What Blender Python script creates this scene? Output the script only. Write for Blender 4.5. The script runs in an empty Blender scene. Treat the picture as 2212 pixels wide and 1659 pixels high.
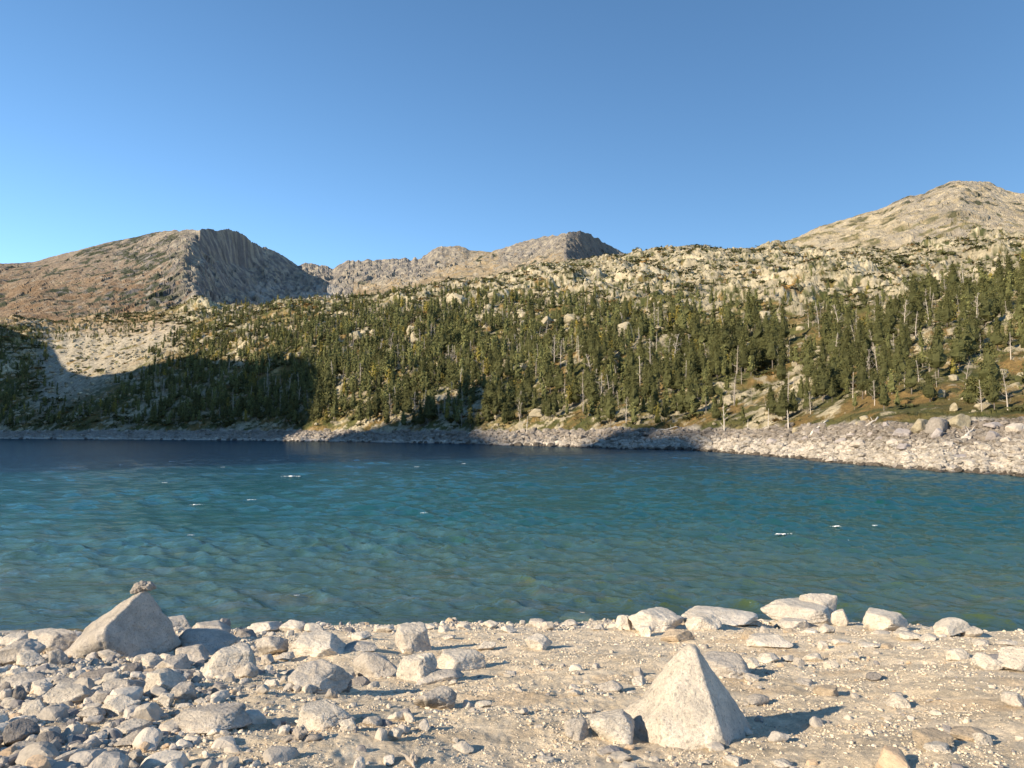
import bpy, math, time
import numpy as np
from mathutils import Matrix, Vector
T0 = time.time()
rad = math.radians
sc = bpy.context.scene
COL = sc.collection

# ------------------------------------------------------------------ camera, light
CAM_H = 4.5                      # eye height over the water
FPX, CX, CY = 1663.3, 1106.0, 829.5
PITCH = math.atan((936.4 - 829.5) / FPX)
cam_d = bpy.data.cameras.new('camera'); cam = bpy.data.objects.new('camera', cam_d); COL.objects.link(cam)
cam.location = (0, 0, CAM_H); cam.rotation_euler = (math.pi / 2 + PITCH, 0, 0)
cam_d.sensor_width = 36.0; cam_d.lens = FPX / 2212 * 36.0
cam_d.clip_start = 0.1; cam_d.clip_end = 12000
sc.camera = cam

SUN_EL, SUN_AZ = 23.5, 33.0      # light travels towards +x, turned SUN_AZ towards +y
Lx, Ly = math.cos(rad(SUN_AZ)), math.sin(rad(SUN_AZ))
sun_d = bpy.data.lights.new('sun', 'SUN'); sun = bpy.data.objects.new('sun', sun_d); COL.objects.link(sun)
sun_d.energy = 5.0; sun_d.angle = rad(0.55); sun_d.color = (1.0, 0.87, 0.68)
ld = Vector((Lx * math.cos(rad(SUN_EL)), Ly * math.cos(rad(SUN_EL)), -math.sin(rad(SUN_EL))))
sun.rotation_euler = ld.to_track_quat('-Z', 'Y').to_euler()
world = bpy.data.worlds.new('World'); sc.world = world; world.use_nodes = True
wn = world.node_tree.nodes; wl = world.node_tree.links
sky = wn.new('ShaderNodeTexSky'); sky.sky_type = 'NISHITA'; sky.sun_disc = False
sky.sun_elevation = rad(SUN_EL)
sky.sun_rotation = -math.atan2(-Lx, -Ly)   # rotation is measured from +Y towards +X
sky.altitude = 1200; sky.air_density = 0.85; sky.dust_density = 0.0; sky.ozone_density = 1.8
hs = wn.new('ShaderNodeHueSaturation'); hs.inputs['Saturation'].default_value = 1.13; hs.inputs['Value'].default_value = 1.12; hs.inputs['Hue'].default_value = .495
wl.new(sky.outputs[0], hs.inputs['Color']); wl.new(hs.outputs[0], wn['Background'].inputs[0]); wn['Background'].inputs[1].default_value = 0.115
sc.view_settings.view_transform = 'Standard'; sc.view_settings.look = 'None'
sc.view_settings.exposure = 0.75; sc.view_settings.gamma = 1.0
sc.cycles.max_bounces = 5; sc.cycles.transparent_max_bounces = 8
sc.cycles.diffuse_bounces = 2; sc.cycles.glossy_bounces = 3
sc.cycles.caustics_reflective = False; sc.cycles.caustics_refractive = False

# ------------------------------------------------------------------ projection helpers (photo units, 2212 x 1659)
SP, CP = math.sin(PITCH), math.cos(PITCH)
def ray(px, py):
    x = (np.asarray(px, float) - CX) / FPX; z = -(np.asarray(py, float) - CY) / FPX
    return x, CP - SP * z, SP + CP * z
def telev(px, py):
    x, y, z = ray(px, py); return z / np.sqrt(x * x + y * y)
def proj(x, y, z):
    dz = z - CAM_H; yy = CP * y + SP * dz; zz = -SP * y + CP * dz
    yy = np.maximum(yy, 1e-3)
    return CX + FPX * x / yy, CY - FPX * zz / yy
def px_theta(px): return np.arctan((np.asarray(px, float) - CX) / FPX)   # azimuth of a column at the horizon

# ------------------------------------------------------------------ noise
def h2(ix, iy, s=0):
    n = (ix.astype(np.int64) * 374761393 + iy.astype(np.int64) * 668265263 + s * 1442695041) & 0x7fffffff
    n = ((n ^ (n >> 13)) * 1274126177) & 0x7fffffff
    n = ((n ^ (n >> 16)) * 2246822519 + 12345) & 0x7fffffff
    return (n ^ (n >> 15)) / float(0x7fffffff)
def vnoise(x, y, s=0):
    ix = np.floor(x); iy = np.floor(y); fx = x - ix; fy = y - iy
    ix = ix.astype(np.int64); iy = iy.astype(np.int64)
    u = fx * fx * fx * (fx * (fx * 6 - 15) + 10); v = fy * fy * fy * (fy * (fy * 6 - 15) + 10)
    def g(jx, jy, dx, dy):
        a = h2(jx, jy, s) * 6.2831853
        return np.cos(a) * dx + np.sin(a) * dy
    a = g(ix, iy, fx, fy); b = g(ix + 1, iy, fx - 1, fy); c = g(ix, iy + 1, fx, fy - 1); d = g(ix + 1, iy + 1, fx - 1, fy - 1)
    return ((a * (1 - u) + b * u) * (1 - v) + (c * (1 - u) + d * u) * v) * 1.5
def fbm(x, y, s=0, o=4, gain=.5):
    t = 0; a = 1.0; f = 1.0
    for k in range(o):
        t = t + a * vnoise(x * f + 17.3 * k, y * f - 9.1 * k, s + k); a *= gain; f *= 2.03
    return t
def ridged(x, y, s=0, o=4):
    t = 0; a = 1.0; f = 1.0
    for k in range(o):
        t = t + a * (1 - 2 * np.abs(vnoise(x * f + 5.3 * k, y * f, s + k))); a *= .5; f *= 2.1
    return t / 1.9
def facets(x, y, cell, s=0, tilt=.7):
    """tilted flat blocks: height, distance-to-edge and cell random"""
    X = x / cell; Y = y / cell; ix = np.floor(X).astype(np.int64); iy = np.floor(Y).astype(np.int64)
    d1 = np.full(X.shape, 9.0); d2 = np.full(X.shape, 9.0); h = np.zeros(X.shape); rn = np.zeros(X.shape)
    for dx in (-1, 0, 1):
        for dy in (-1, 0, 1):
            jx = ix + dx; jy = iy + dy
            cx = jx + h2(jx, jy, s); cy = jy + h2(jx, jy, s + 1)
            ex = X - cx; ey = Y - cy; d = np.sqrt(ex * ex + ey * ey)
            r = h2(jx, jy, s + 2)
            hh = r + tilt * ((h2(jx, jy, s + 3) - .5) * 2 * ex + (h2(jx, jy, s + 4) - .5) * 2 * ey)
            near = d < d1
            d2 = np.where(near, d1, np.minimum(d2, d)); h = np.where(near, hh, h); rn = np.where(near, r, rn); d1 = np.where(near, d, d1)
    return h, d2 - d1, rn
def sstep(a, b, x):
    t = np.clip((x - a) / (b - a), 0, 1); return t * t * (3 - 2 * t)
def mix(a, b, t):
    t = np.asarray(t)[..., None]; return np.asarray(a) * (1 - t) + np.asarray(b) * t

# ------------------------------------------------------------------ mesh helpers
def mesh_np(name, V, F, col=None, smooth=True, extra=None):
    V = np.ascontiguousarray(V, dtype=np.float32); F = np.ascontiguousarray(F, dtype=np.int32)
    me = bpy.data.meshes.new(name); n = F.shape[1]
    me.vertices.add(len(V)); me.vertices.foreach_set('co', V.ravel())
    me.loops.add(F.size); me.loops.foreach_set('vertex_index', F.ravel())
    me.polygons.add(len(F)); me.polygons.foreach_set('loop_start', np.arange(0, F.size, n, dtype=np.int32))
    me.polygons.foreach_set('use_smooth', np.full(len(F), bool(smooth)))
    me.update(calc_edges=True)
    if col is not None:
        c = np.ones((len(V), 4), np.float32); col = np.asarray(col); c[:, :col.shape[-1]] = col
        me.color_attributes.new('Col', 'FLOAT_COLOR', 'POINT').data.foreach_set('color', c.ravel())
    if extra:
        for k, v in extra.items():
            me.attributes.new(k, 'FLOAT', 'POINT').data.foreach_set('value', np.ascontiguousarray(v, np.float32).ravel())
    return me
def link(name, me, mat=None, parent=None, loc=None, **props):
    o = bpy.data.objects.new(name, me); COL.objects.link(o)
    if mat and not me.materials: me.materials.append(mat)
    if parent: o.parent = parent
    if loc is not None: o.location = loc
    for k, v in props.items(): o[k] = v
    return o
def grid_faces(nu, nv):
    i = np.arange(nu - 1)[:, None] * nv + np.arange(nv - 1)[None, :]
    i = i.ravel(); return np.stack([i, i + nv, i + nv + 1, i + 1], 1)
def icosphere(sub):
    t = (1 + 5 ** .5) / 2
    V = [(-1, t, 0), (1, t, 0), (-1, -t, 0), (1, -t, 0), (0, -1, t), (0, 1, t), (0, -1, -t), (0, 1, -t), (t, 0, -1), (t, 0, 1), (-t, 0, -1), (-t, 0, 1)]
    F = [(0, 11, 5), (0, 5, 1), (0, 1, 7), (0, 7, 10), (0, 10, 11), (1, 5, 9), (5, 11, 4), (11, 10, 2), (10, 7, 6), (7, 1, 8), (3, 9, 4), (3, 4, 2), (3, 2, 6), (3, 6, 8), (3, 8, 9), (4, 9, 5), (2, 4, 11), (6, 2, 10), (8, 6, 7), (9, 8, 1)]
    V = [np.array(v, float) / np.linalg.norm(v) for v in V]
    for _ in range(sub):
        cache = {}; F2 = []
        def mid(a, b):
            k = (min(a, b), max(a, b))
            if k not in cache:
                m = V[a] + V[b]; V.append(m / np.linalg.norm(m)); cache[k] = len(V) - 1
            return cache[k]
        for a, b, c in F:
            ab, bc, ca = mid(a, b), mid(b, c), mid(c, a)
            F2 += [(a, ab, ca), (b, bc, ab), (c, ca, bc), (ab, bc, ca)]
        F = F2
    return np.array(V), np.array(F, np.int32)
ICO = {k: icosphere(k) for k in range(6)}
def merge(protos, pos, scl, rotz, tiltx=None, col=None, pick=None, pcol=None):
    """realise many copies of a few prototypes (V, F[, C]) into one V, F, C"""
    n = len(pos); VV = []; FF = []; CC = []; off = 0
    tiltx = np.zeros(n) if tiltx is None else tiltx
    pick = np.arange(n) % len(protos) if pick is None else pick
    for k, p in enumerate(protos):
        idx = np.nonzero(pick == k)[0]
        if not len(idx): continue
        V, F = p[0], p[1]
        v = V[None] * scl[idx][:, None, :]
        ct, st = np.cos(tiltx[idx])[:, None], np.sin(tiltx[idx])[:, None]
        y = v[..., 1] * ct - v[..., 2] * st; z = v[..., 1] * st + v[..., 2] * ct
        c, s = np.cos(rotz[idx])[:, None], np.sin(rotz[idx])[:, None]
        x = v[..., 0] * c - y * s; y = v[..., 0] * s + y * c
        v = np.stack([x, y, z], -1) + pos[idx][:, None, :]
        VV.append(v.reshape(-1, 3)); m = len(V)
        FF.append((F[None] + (off + np.arange(len(idx)) * m)[:, None, None]).reshape(-1, F.shape[1])); off += m * len(idx)
        cc = np.ones((len(idx), m, 3)) if len(p) < 3 else np.repeat(p[2][None], len(idx), 0)
        if col is not None: cc = cc * col[idx][:, None, :]
        CC.append(cc.reshape(-1, 3))
    return np.concatenate(VV), np.concatenate(FF), np.concatenate(CC)

# ------------------------------------------------------------------ materials
def mat_base(name):
    m = bpy.data.materials.new(name); m.use_nodes = True; nt = m.node_tree
    b = nt.nodes['Principled BSDF']; b.inputs['Roughness'].default_value = .95
    b.inputs['Specular IOR Level'].default_value = .15
    return m, nt, b
def nnode(nt, t, **kw):
    n = nt.nodes.new(t)
    for k, v in kw.items():
        if k in n.inputs: n.inputs[k].default_value = v
        else: setattr(n, k, v)
    return n
def col_material(name, scales=((8., .25),), bump=((20., .02),), objrand=0.0, rough=.95, coord='Object', speck=None, contrast=.0, warp=None):
    """vertex colour of the surface itself, broken up by several octave groups of noise and bumped"""
    m, nt, b = mat_base(name); L = nt.links
    b.inputs['Roughness'].default_value = rough
    a = nnode(nt, 'ShaderNodeVertexColor'); a.layer_name = 'Col'
    tc = nt.nodes.new('ShaderNodeTexCoord'); out = a.outputs['Color']
    for i, (s, amt) in enumerate(scales):
        n = nnode(nt, 'ShaderNodeTexNoise', Scale=s, Detail=5.0, Roughness=.65); L.new(tc.outputs[coord], n.inputs['Vector'])
        mr = nnode(nt, 'ShaderNodeMapRange'); mr.inputs[1].default_value = .3; mr.inputs[2].default_value = .7
        mr.inputs[3].default_value = 1 - amt; mr.inputs[4].default_value = 1 + amt
        L.new(n.outputs[0], mr.inputs[0])
        v = nt.nodes.new('ShaderNodeVectorMath'); v.operation = 'SCALE'
        L.new(out, v.inputs[0]); L.new(mr.outputs[0], v.inputs['Scale']); out = v.outputs[0]
    if speck:
        n = nnode(nt, 'ShaderNodeTexNoise', Scale=speck[0], Detail=2.0); L.new(tc.outputs[coord], n.inputs['Vector'])
        r = nnode(nt, 'ShaderNodeMapRange'); r.inputs[1].default_value = speck[1]; r.inputs[2].default_value = speck[1] + .08
        L.new(n.outputs[0], r.inputs[0])
        mx = nt.nodes.new('ShaderNodeMix'); mx.data_type = 'RGBA'; mx.inputs[7].default_value = (*speck[2], 1)
        mlt = nnode(nt, 'ShaderNodeMath', operation='MULTIPLY'); L.new(r.outputs[0], mlt.inputs[0]); mlt.inputs[1].default_value = speck[3]
        L.new(mlt.outputs[0], mx.inputs[0]); L.new(out, mx.inputs[6]); out = mx.outputs[2]
    if objrand:
        oi = nt.nodes.new('ShaderNodeObjectInfo'); mr = nnode(nt, 'ShaderNodeMapRange')
        mr.inputs[3].default_value = 1 - objrand; mr.inputs[4].default_value = 1 + objrand
        L.new(oi.outputs['Random'], mr.inputs[0])
        v = nt.nodes.new('ShaderNodeVectorMath'); v.operation = 'SCALE'
        L.new(out, v.inputs[0]); L.new(mr.outputs[0], v.inputs['Scale']); out = v.outputs[0]
    L.new(out, b.inputs['Base Color'])
    prev = None
    for s, dist in bump:
        n = nnode(nt, 'ShaderNodeTexNoise', Scale=s, Detail=6.0, Roughness=.7); L.new(tc.outputs[coord], n.inputs['Vector'])
        bp = nt.nodes.new('ShaderNodeBump'); bp.inputs['Distance'].default_value = dist; bp.inputs['Strength'].default_value = 1.0
        L.new(n.outputs[0], bp.inputs['Height'])
        if prev: L.new(prev.outputs[0], bp.inputs['Normal'])
        prev = bp
    if prev: L.new(prev.outputs[0], b.inputs['Normal'])
    return m
M_ROCK = col_material('granite', scales=((1.6, .22), (9., .16), (60., .16)), bump=((6., .06), (35., .018), (120., .006)), objrand=.07, speck=(40., .60, (.16, .14, .13), .45))
M_BEACH = col_material('sandy_gravel', scales=((.6, .12), (6., .14), (45., .22)), bump=((9., .03), (40., .03), (130., .010)), coord='Object')
M_PEB = col_material('gravel_stone', scales=((2., .15), (30., .15)), bump=((40., .01),))
M_HILL = col_material('hillside', scales=((.05, .15), (.35, .28), (1.6, .25)), bump=((.5, .9), (2.5, .25)))
M_MOUNT = col_material('mountain', scales=((.012, .12), (.06, .18), (.3, .14)), bump=((.03, 9.), (.09, 4.5), (.35, 1.2)))
M_FOL = col_material('pine_foliage', scales=((1.2, .25),), bump=(), objrand=.22, rough=.8)
M_BARK = col_material('bark', scales=((3., .25),), bump=((9., .03),), objrand=.15)
M_BOULD = col_material('shore_granite', scales=((.5, .15), (3., .2), (14., .15)), bump=((2., .12), (9., .04)), objrand=.1)
M_DEAD = col_material('dead_wood', scales=((3., .2),), bump=((9., .03),), objrand=.2)

# ------------------------------------------------------------------ near beach
YW_X = [-300, -60, -30, -11.6, -6, 0, 5, 8, 11, 16, 30, 60, 300]
YW_Y = [-20, 14, 17.2, 17.7, 18.0, 18.3, 18.8, 18.5, 17.0, 15.5, 13.5, 8, -40]
def zbeach0(x, y):
    yw = np.interp(x, YW_X, YW_Y); d = yw - y
    z = np.interp(d, [-60, -30, -8, -2, 0, 1.0, 4, 9, 14.4, 20, 60, 200], [-9, -4.6, -1.35, -.42, 0, .26, .88, 1.86, 2.86, 3.25, 6, 30])
    return z
def zbeach(x, y, fine=True):
    z = zbeach0(x, y)
    near = sstep(40, 20, np.hypot(x, y))
    z = z + near * (.10 * fbm(x / 3.1, y / 2.6, 3, 3) + .022 * fbm(x / .8, y / .7, 7, 3) * (1 if fine else 0))
    if fine:
        z = z + near * (.012 * fbm(x / .17, y / .17, 11, 2) + .010 * np.abs(vnoise(x / .07, y / .07, 13)))
    return z
def hit_beach(px, py, dz=0.0):
    dx, dy, dzr = ray(px, py); lo, hi = 1.0, 80.0
    t = 1.0
    while t < 80:
        if CAM_H + dzr * t < float(zbeach(np.array([dx * t]), np.array([dy * t]), False)[0]) + dz: break
        t += .05
    lo, hi = t - .05, t
    for _ in range(12):
        m = (lo + hi) / 2
        if CAM_H + dzr * m < float(zbeach(np.array([dx * m]), np.array([dy * m]), False)[0]) + dz: hi = m
        else: lo = m
    return dx * hi, dy * hi, hi
def build_beach():
    ths = np.concatenate([np.radians(np.linspace(-175, -37, 60)), np.radians(np.linspace(-36, 36, 760)), np.radians(np.linspace(37, 175, 60))])
    rs = np.concatenate([np.geomspace(.4, 3.2, 14), np.geomspace(3.3, 24, 560), np.geomspace(24.5, 90, 30)])
    TH, R = np.meshgrid(ths, rs, indexing='ij'); x = R * np.sin(TH); y = R * np.cos(TH)
    z = zbeach(x, y)
    # colours: warm sand, greyer gravel towards the water and on the left
    d = np.interp(x, YW_X, YW_Y) - y
    n = fbm(x / 2.2, y / 1.6, 21, 4); n2 = fbm(x / .35, y / .3, 25, 3)
    sand = np.array([.84, .68, .48]); grav = np.array([.57, .50, .41]); rust = np.array([.68, .49, .30])
    g = np.clip(sstep(4.5, 1.0, d) * .9 + sstep(-1.0, -4.5, x + .2 * y) * .75 + n * .35, 0, 1)
    c = mix(sand, grav, g); c = mix(c, rust, sstep(.25, .6, fbm(x / 1.2, y / .9, 31, 3)) * .5 * (1 - g))
    c = c * (1 + .22 * n2)[..., None]
    wet = sstep(.10, .02, z)                        # the bed under the water line
    bed = mix(np.array([.20, .17, .10]), np.array([.34, .29, .19]), sstep(-.3, .4, fbm(x / .9, y / .6, 41, 3)))
    c = mix(c, bed * 1.0, wet)
    me = mesh_np('beach', np.stack([x, y, z], -1).reshape(-1, 3), grid_faces(len(ths), len(rs))[:, ::-1], c.reshape(-1, 3))
    link('beach', me, M_BEACH, kind='structure', label='sandy gravel lake shore sloping down to the water')
build_beach()

# ------------------------------------------------------------------ far terrain (heightfields laid out in polar cells round the lake)
PXF = np.concatenate([np.linspace(-3200, -40, 150), np.linspace(-38, 2250, 1050), np.linspace(2252, 4600, 120)])
THF = px_theta(PXF)
C_PX  = [-3200, -900, -400, 0, 110, 200, 400, 600, 750, 900, 1100, 1300, 1500, 1700, 1900, 2212, 2700, 4600]
W_PX = [-3200, -900, 0, 560, 1100, 1350, 1500, 1646, 1784, 1938, 2212, 2700, 3300, 4600]
W_R  = [200, 560, 645, 480, 292, 223, 205, 154, 123, 99, 80, 58, 44, 34]
def colr(rows, key):  # rows: per column [(r,row)*5]
    return np.array([[q[key] for q in r] for r in rows], float)
FRONT = [
 [(230, 925), (280, 800), (330, 700), (420, 600), (520, 560)],
 [(600, 931), (700, 800), (790, 690), (920, 600), (1100, 560)],
 [(700, 931), (800, 820), (900, 740), (1000, 680), (1150, 640)],
 [(690, 931), (790, 850), (860, 770), (930, 712), (1080, 690)],
 [(662, 931), (760, 850), (860, 770), (960, 720), (1080, 692)],
 [(620, 931), (710, 850), (830, 775), (960, 715), (1080, 682)],
 [(570, 931), (650, 850), (770, 750), (900, 690), (1010, 660)],
 [(500, 931), (580, 840), (690, 750), (820, 685), (950, 650)],
 [(440, 932), (530, 830), (640, 740), (780, 675), (900, 640)],
 [(390, 933), (480, 830), (600, 730), (760, 660), (900, 622)],
 [(325, 934), (420, 830), (560, 720), (750, 640), (1050, 588)],
 [(258, 933), (350, 820), (490, 710), (700, 620), (1050, 558)],
 [(226, 930), (320, 810), (460, 700), (700, 605), (1000, 530)],
 [(172, 927), (265, 800), (400, 690), (650, 590), (1000, 530)],
 [(122, 919), (200, 790), (310, 690), (600, 590), (950, 541)],
 [(103, 911), (170, 780), (280, 650), (600, 555), (900, 500)],
 [(74, 900), (130, 740), (250, 610), (560, 520), (860, 460)],
 [(42, 860), (60, 700), (110, 560), (260, 470), (400, 420)]]
FCREST_PX = [0, 110, 200, 400, 600, 750, 900, 1050, 1100, 1200, 1300, 1345, 1400, 1450, 1500, 1600, 1700, 1760, 1850, 1950, 2050, 2130, 2212]
FCREST_PY = [690, 692, 682, 660, 650, 640, 622, 598, 590, 570, 558, 549, 540, 533, 528, 534, 531, 541, 545, 541, 516, 508, 500]
def stage_interp(cpx, rows, pxs, shift=None):
    R = colr(rows, 0); Y = colr(rows, 1)
    cpx = np.asarray(cpx, float); sh = shift or [0] * R.shape[1]; loc = ((cpx > 280) & (cpx < 560)) * 1.0
    r = np.stack([np.interp(pxs, cpx + sh[k] * loc, R[:, k]) for k in range(R.shape[1])], 1)
    y = np.stack([np.interp(pxs, cpx + sh[k] * loc, Y[:, k]) for k in range(R.shape[1])], 1)
    return r / np.cos(px_theta(pxs))[:, None], y
def smooth1(a, n, axis):
    k = np.hanning(n + 2)[1:-1]; k /= k.sum(); pad = [(0, 0)] * a.ndim; pad[axis] = (n // 2, n // 2)
    p = np.pad(a, pad, 'edge'); return np.apply_along_axis(lambda m: np.convolve(m, k, 'valid'), axis, p)
NR = 620
class Terr: pass
FT = Terr()
def build_front():
    pxs = PXF; rw = np.interp(pxs, W_PX, W_R) / np.cos(px_theta(pxs))
    rw = rw * (1 + .012 * np.sin(pxs / 37.) + .010 * np.sin(pxs / 13.7 + 1) + .006 * np.sin(pxs / 5.3))
    r, py = stage_interp(C_PX, FRONT, pxs)
    py[:, -1] = np.where((pxs > 0) & (pxs < 2212), np.interp(pxs, FCREST_PX, FCREST_PY), py[:, -1])
    z = CAM_H + r * telev(pxs[:, None], py)
    r0 = rw * .9
    RS = np.column_stack([r0, rw, r, r[:, -1] + 120, r[:, -1] + 420])
    ZS = np.column_stack([-.16 * (rw - r0) - .5, np.zeros_like(rw), z, z[:, -1] - 25, z[:, -1] - 140])
    s = np.linspace(0, 1, NR)
    R = r0[:, None] * (RS[:, -1] / r0)[:, None] ** s[None]
    Z = np.empty_like(R)
    for i in range(len(pxs)): Z[i] = np.interp(R[i], RS[i], ZS[i])
    rim = RS[:, 2][:, None]
    Zs = smooth1(Z, 31, 1); Zs = smooth1(Zs, 15, 0)
    up = sstep(1.10, 1.45, R / rim); Z = Z * (1 - up) + Zs * up
    th = THF[:, None]; x = R * np.sin(th); y = R * np.cos(th)
    rr = R / rim
    nb = sstep(1.02, 1.25, rr)
    crest = sstep(0, -60, R - r[:, -1][:, None]); crest = .35 + .65 * crest
    big = fbm(x / 90, y / 90, 51, 4) * 7.0 + ridged(x / 60 + 3, y / 45, 55, 3) * 3.5
    pyz = proj(x, y, Z)[1]; rocky = np.clip(.42 + .8 * fbm(x / 55, y / 55, 61, 4) + .8 * sstep(700, 590, pyz), 0, 1)
    f0, e0, c0 = facets(x + 14 * fbm(x / 30, y / 30, 4, 3), y, 52, 66, 1.0); big = big + (f0 - .5) * 11 * sstep(-.05, .3, e0) * sstep(760, 640, pyz)
    f1, e1, c1 = facets(x + 6 * fbm(x / 9, y / 9, 5, 2), y, 17, 71, .9)
    f2, e2, c2 = facets(x + 2 * fbm(x / 4, y / 4, 6, 2), y, 6.0, 81, .9)
    f3, e3, c3 = facets(x, y, 2.4, 91, .9)
    sc_ = np.clip(R / 500, .25, 1.0)
    # scree apron on the left: smooth, no blocks
    PXg, PYg = proj(x, y, Z)
    scree = sstep(60, 100, PXg) * sstep(430, 380, PXg) * sstep(700, 715, PYg + (PXg - 200) * .12) * sstep(880, 800, PYg + (PXg - 200) * .55)
    disp = big * sc_ + rocky * (f1 * 4.5 * sstep(-.05, .35, e1) * sc_ + f2 * 2.0 * sstep(-.05, .4, e2) * np.sqrt(sc_)) + f3 * .7 * sstep(0, .5, e3) * np.sqrt(sc_)
    Z = Z + nb * disp * crest * (1 - .8 * scree) - nb * crest * 3.0 * sc_ * (1 - scree)
    # bare drawdown belt
    band = sstep(.0, .25, Z + .0) * (1 - nb)
    wf = np.clip((R - rw[:, None]) / (rim - rw[:, None] + 1e-3), 0, 1.2)
    bs = np.clip(R / 250, .35, 1.3)
    near_r = sstep(0.02, .3, wf)
    f4, e4, c4 = facets(x, y, 1.4, 101, 1.0); f5, e5, c5 = facets(x + .5 * fbm(x, y, 2, 2), y, 3.6, 111, 1.0)
    Z = Z + (1 - nb) * near_r * (fbm(x / 14, y / 14, 121, 3) * .7 + f4 * .35 + f5 * .75 - .45) * bs
    FT.px = pxs; FT.r0 = r0; FT.r1 = RS[:, -1]; FT.Z = Z; FT.rim = RS[:, 2]; FT.rw = rw; FT.rc = r[:, -1]; FT.rocky = rocky
    # ---- colour of the ground itself
    PX, PY = proj(x, y, Z)
    gran = mix(np.array([.41, .35, .235]), np.array([.32, .275, .19]), sstep(-.4, .4, fbm(x / 25, y / 25, 131, 3)))
    gran = gran * (.70 + .30 * c2 + .32 * c0)[..., None]
    under = mix(np.array([.105, .100, .035]), np.array([.22, .145, .055]), sstep(-.25, .5, fbm(x / 22, y / 22, 141, 4)))
    straw = np.array([.36, .27, .13]); shrub = np.array([.055, .065, .022])
    k = rocky * .75 + .5 * fbm(x / 6, y / 6, 151, 3) + .35 * (c2 - .5) + .25 * (c3 - .5) + .18 * sstep(.0, .25, e2) - .1
    c = mix(under, gran, sstep(.42, .62, k))
    c = mix(c, straw, sstep(.35, .6, fbm(x / 30 + 9, y / 30, 161, 3)) * sstep(.5, .3, k) * .8)
    c = mix(c, shrub, np.clip(sstep(.18, .42, fbm(x / 5, y / 5, 171, 3)) * sstep(.75, .5, k) * .75 + .9 * sstep(.05, .4, fbm(x / 26, y / 14, 173, 4)) * sstep(700, 640, PY) * sstep(-.3, .2, fbm(x / 4, y / 4, 174, 2)), 0, 1))
    scol = np.array([.37, .32, .24]) * (.75 + .5 * c3)[..., None]
    c = mix(c, scol, scree * sstep(-.55, -.3, fbm(x / 18, y / 18, 181, 3)))
    russ = sstep(420, 300, PX) * sstep(735, 700, PY); c = mix(c, np.array([.33, .23, .14]) * (.8 + .4 * c2)[..., None], russ * .6)
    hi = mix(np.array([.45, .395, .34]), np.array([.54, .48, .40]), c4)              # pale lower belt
    lo = mix(np.array([.26, .225, .19]), np.array([.35, .305, .255]), c4)             # stained upper belt; also used to darken the left belt for shade
    bt = .8 * sstep(.12, .22, wf + .06 * fbm(x / 6, y / 6, 192, 3)) * sstep(1500, 1100, PX) + sstep(.42, .62, wf + .10 * fbm(x / 6, y / 6, 191, 3)); bt = np.clip(bt, 0, 1); bt = bt * sstep(1.02, .95, wf)  # upper stain, plus shade painted into the colour of the left belt
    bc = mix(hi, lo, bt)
    bc = mix(bc, np.array([.10, .085, .07]), sstep(.16, .02, Z) )                     # dark wet foot
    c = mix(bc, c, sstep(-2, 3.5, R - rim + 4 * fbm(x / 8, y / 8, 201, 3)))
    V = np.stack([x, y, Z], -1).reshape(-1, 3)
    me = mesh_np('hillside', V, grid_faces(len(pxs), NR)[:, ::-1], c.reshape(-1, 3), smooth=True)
    link('hillside', me, M_HILL, kind='structure', label='rocky mountainside rising behind the lake above its bare drawdown belt')
build_front()
print('front', time.time() - T0)
def zfront(x, y):
    th = np.arctan2(x, y); px = CX + FPX * np.tan(np.clip(th, -1.22, 1.2)); r = np.hypot(x, y)
    i = np.interp(px, FT.px, np.arange(len(FT.px))); r0 = np.interp(px, FT.px, FT.r0); r1 = np.interp(px, FT.px, FT.r1)
    j = np.log(np.maximum(r, .1) / r0) / np.log(r1 / r0) * (NR - 1); j = np.clip(j, 0, NR - 1.001); i = np.clip(i, 0, len(FT.px) - 1.001)
    i0 = i.astype(int); j0 = j.astype(int); fi = i - i0; fj = j - j0; Z = FT.Z
    return (Z[i0, j0] * (1 - fi) + Z[i0 + 1, j0] * fi) * (1 - fj) + (Z[i0, j0 + 1] * (1 - fi) + Z[i0 + 1, j0 + 1] * fi) * fj
def hit_front(px, py, zoff=0):
    dx, dy, dz = ray(px, py); hd = math.hypot(dx, dy)
    t = np.linspace(30, 1500, 6000) / hd; x = dx * t; y = dy * t; z = CAM_H + dz * t
    rr = t * hd; pxh = CX + FPX * dx / dy; rw = np.interp(pxh, FT.px, FT.rw)
    ok = (rr > rw) & (zfront(x, y) + zoff > z)
    k = np.argmax(ok) if ok.any() else len(t) - 1
    return x[k], y[k], z[k], rr[k]

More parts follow.
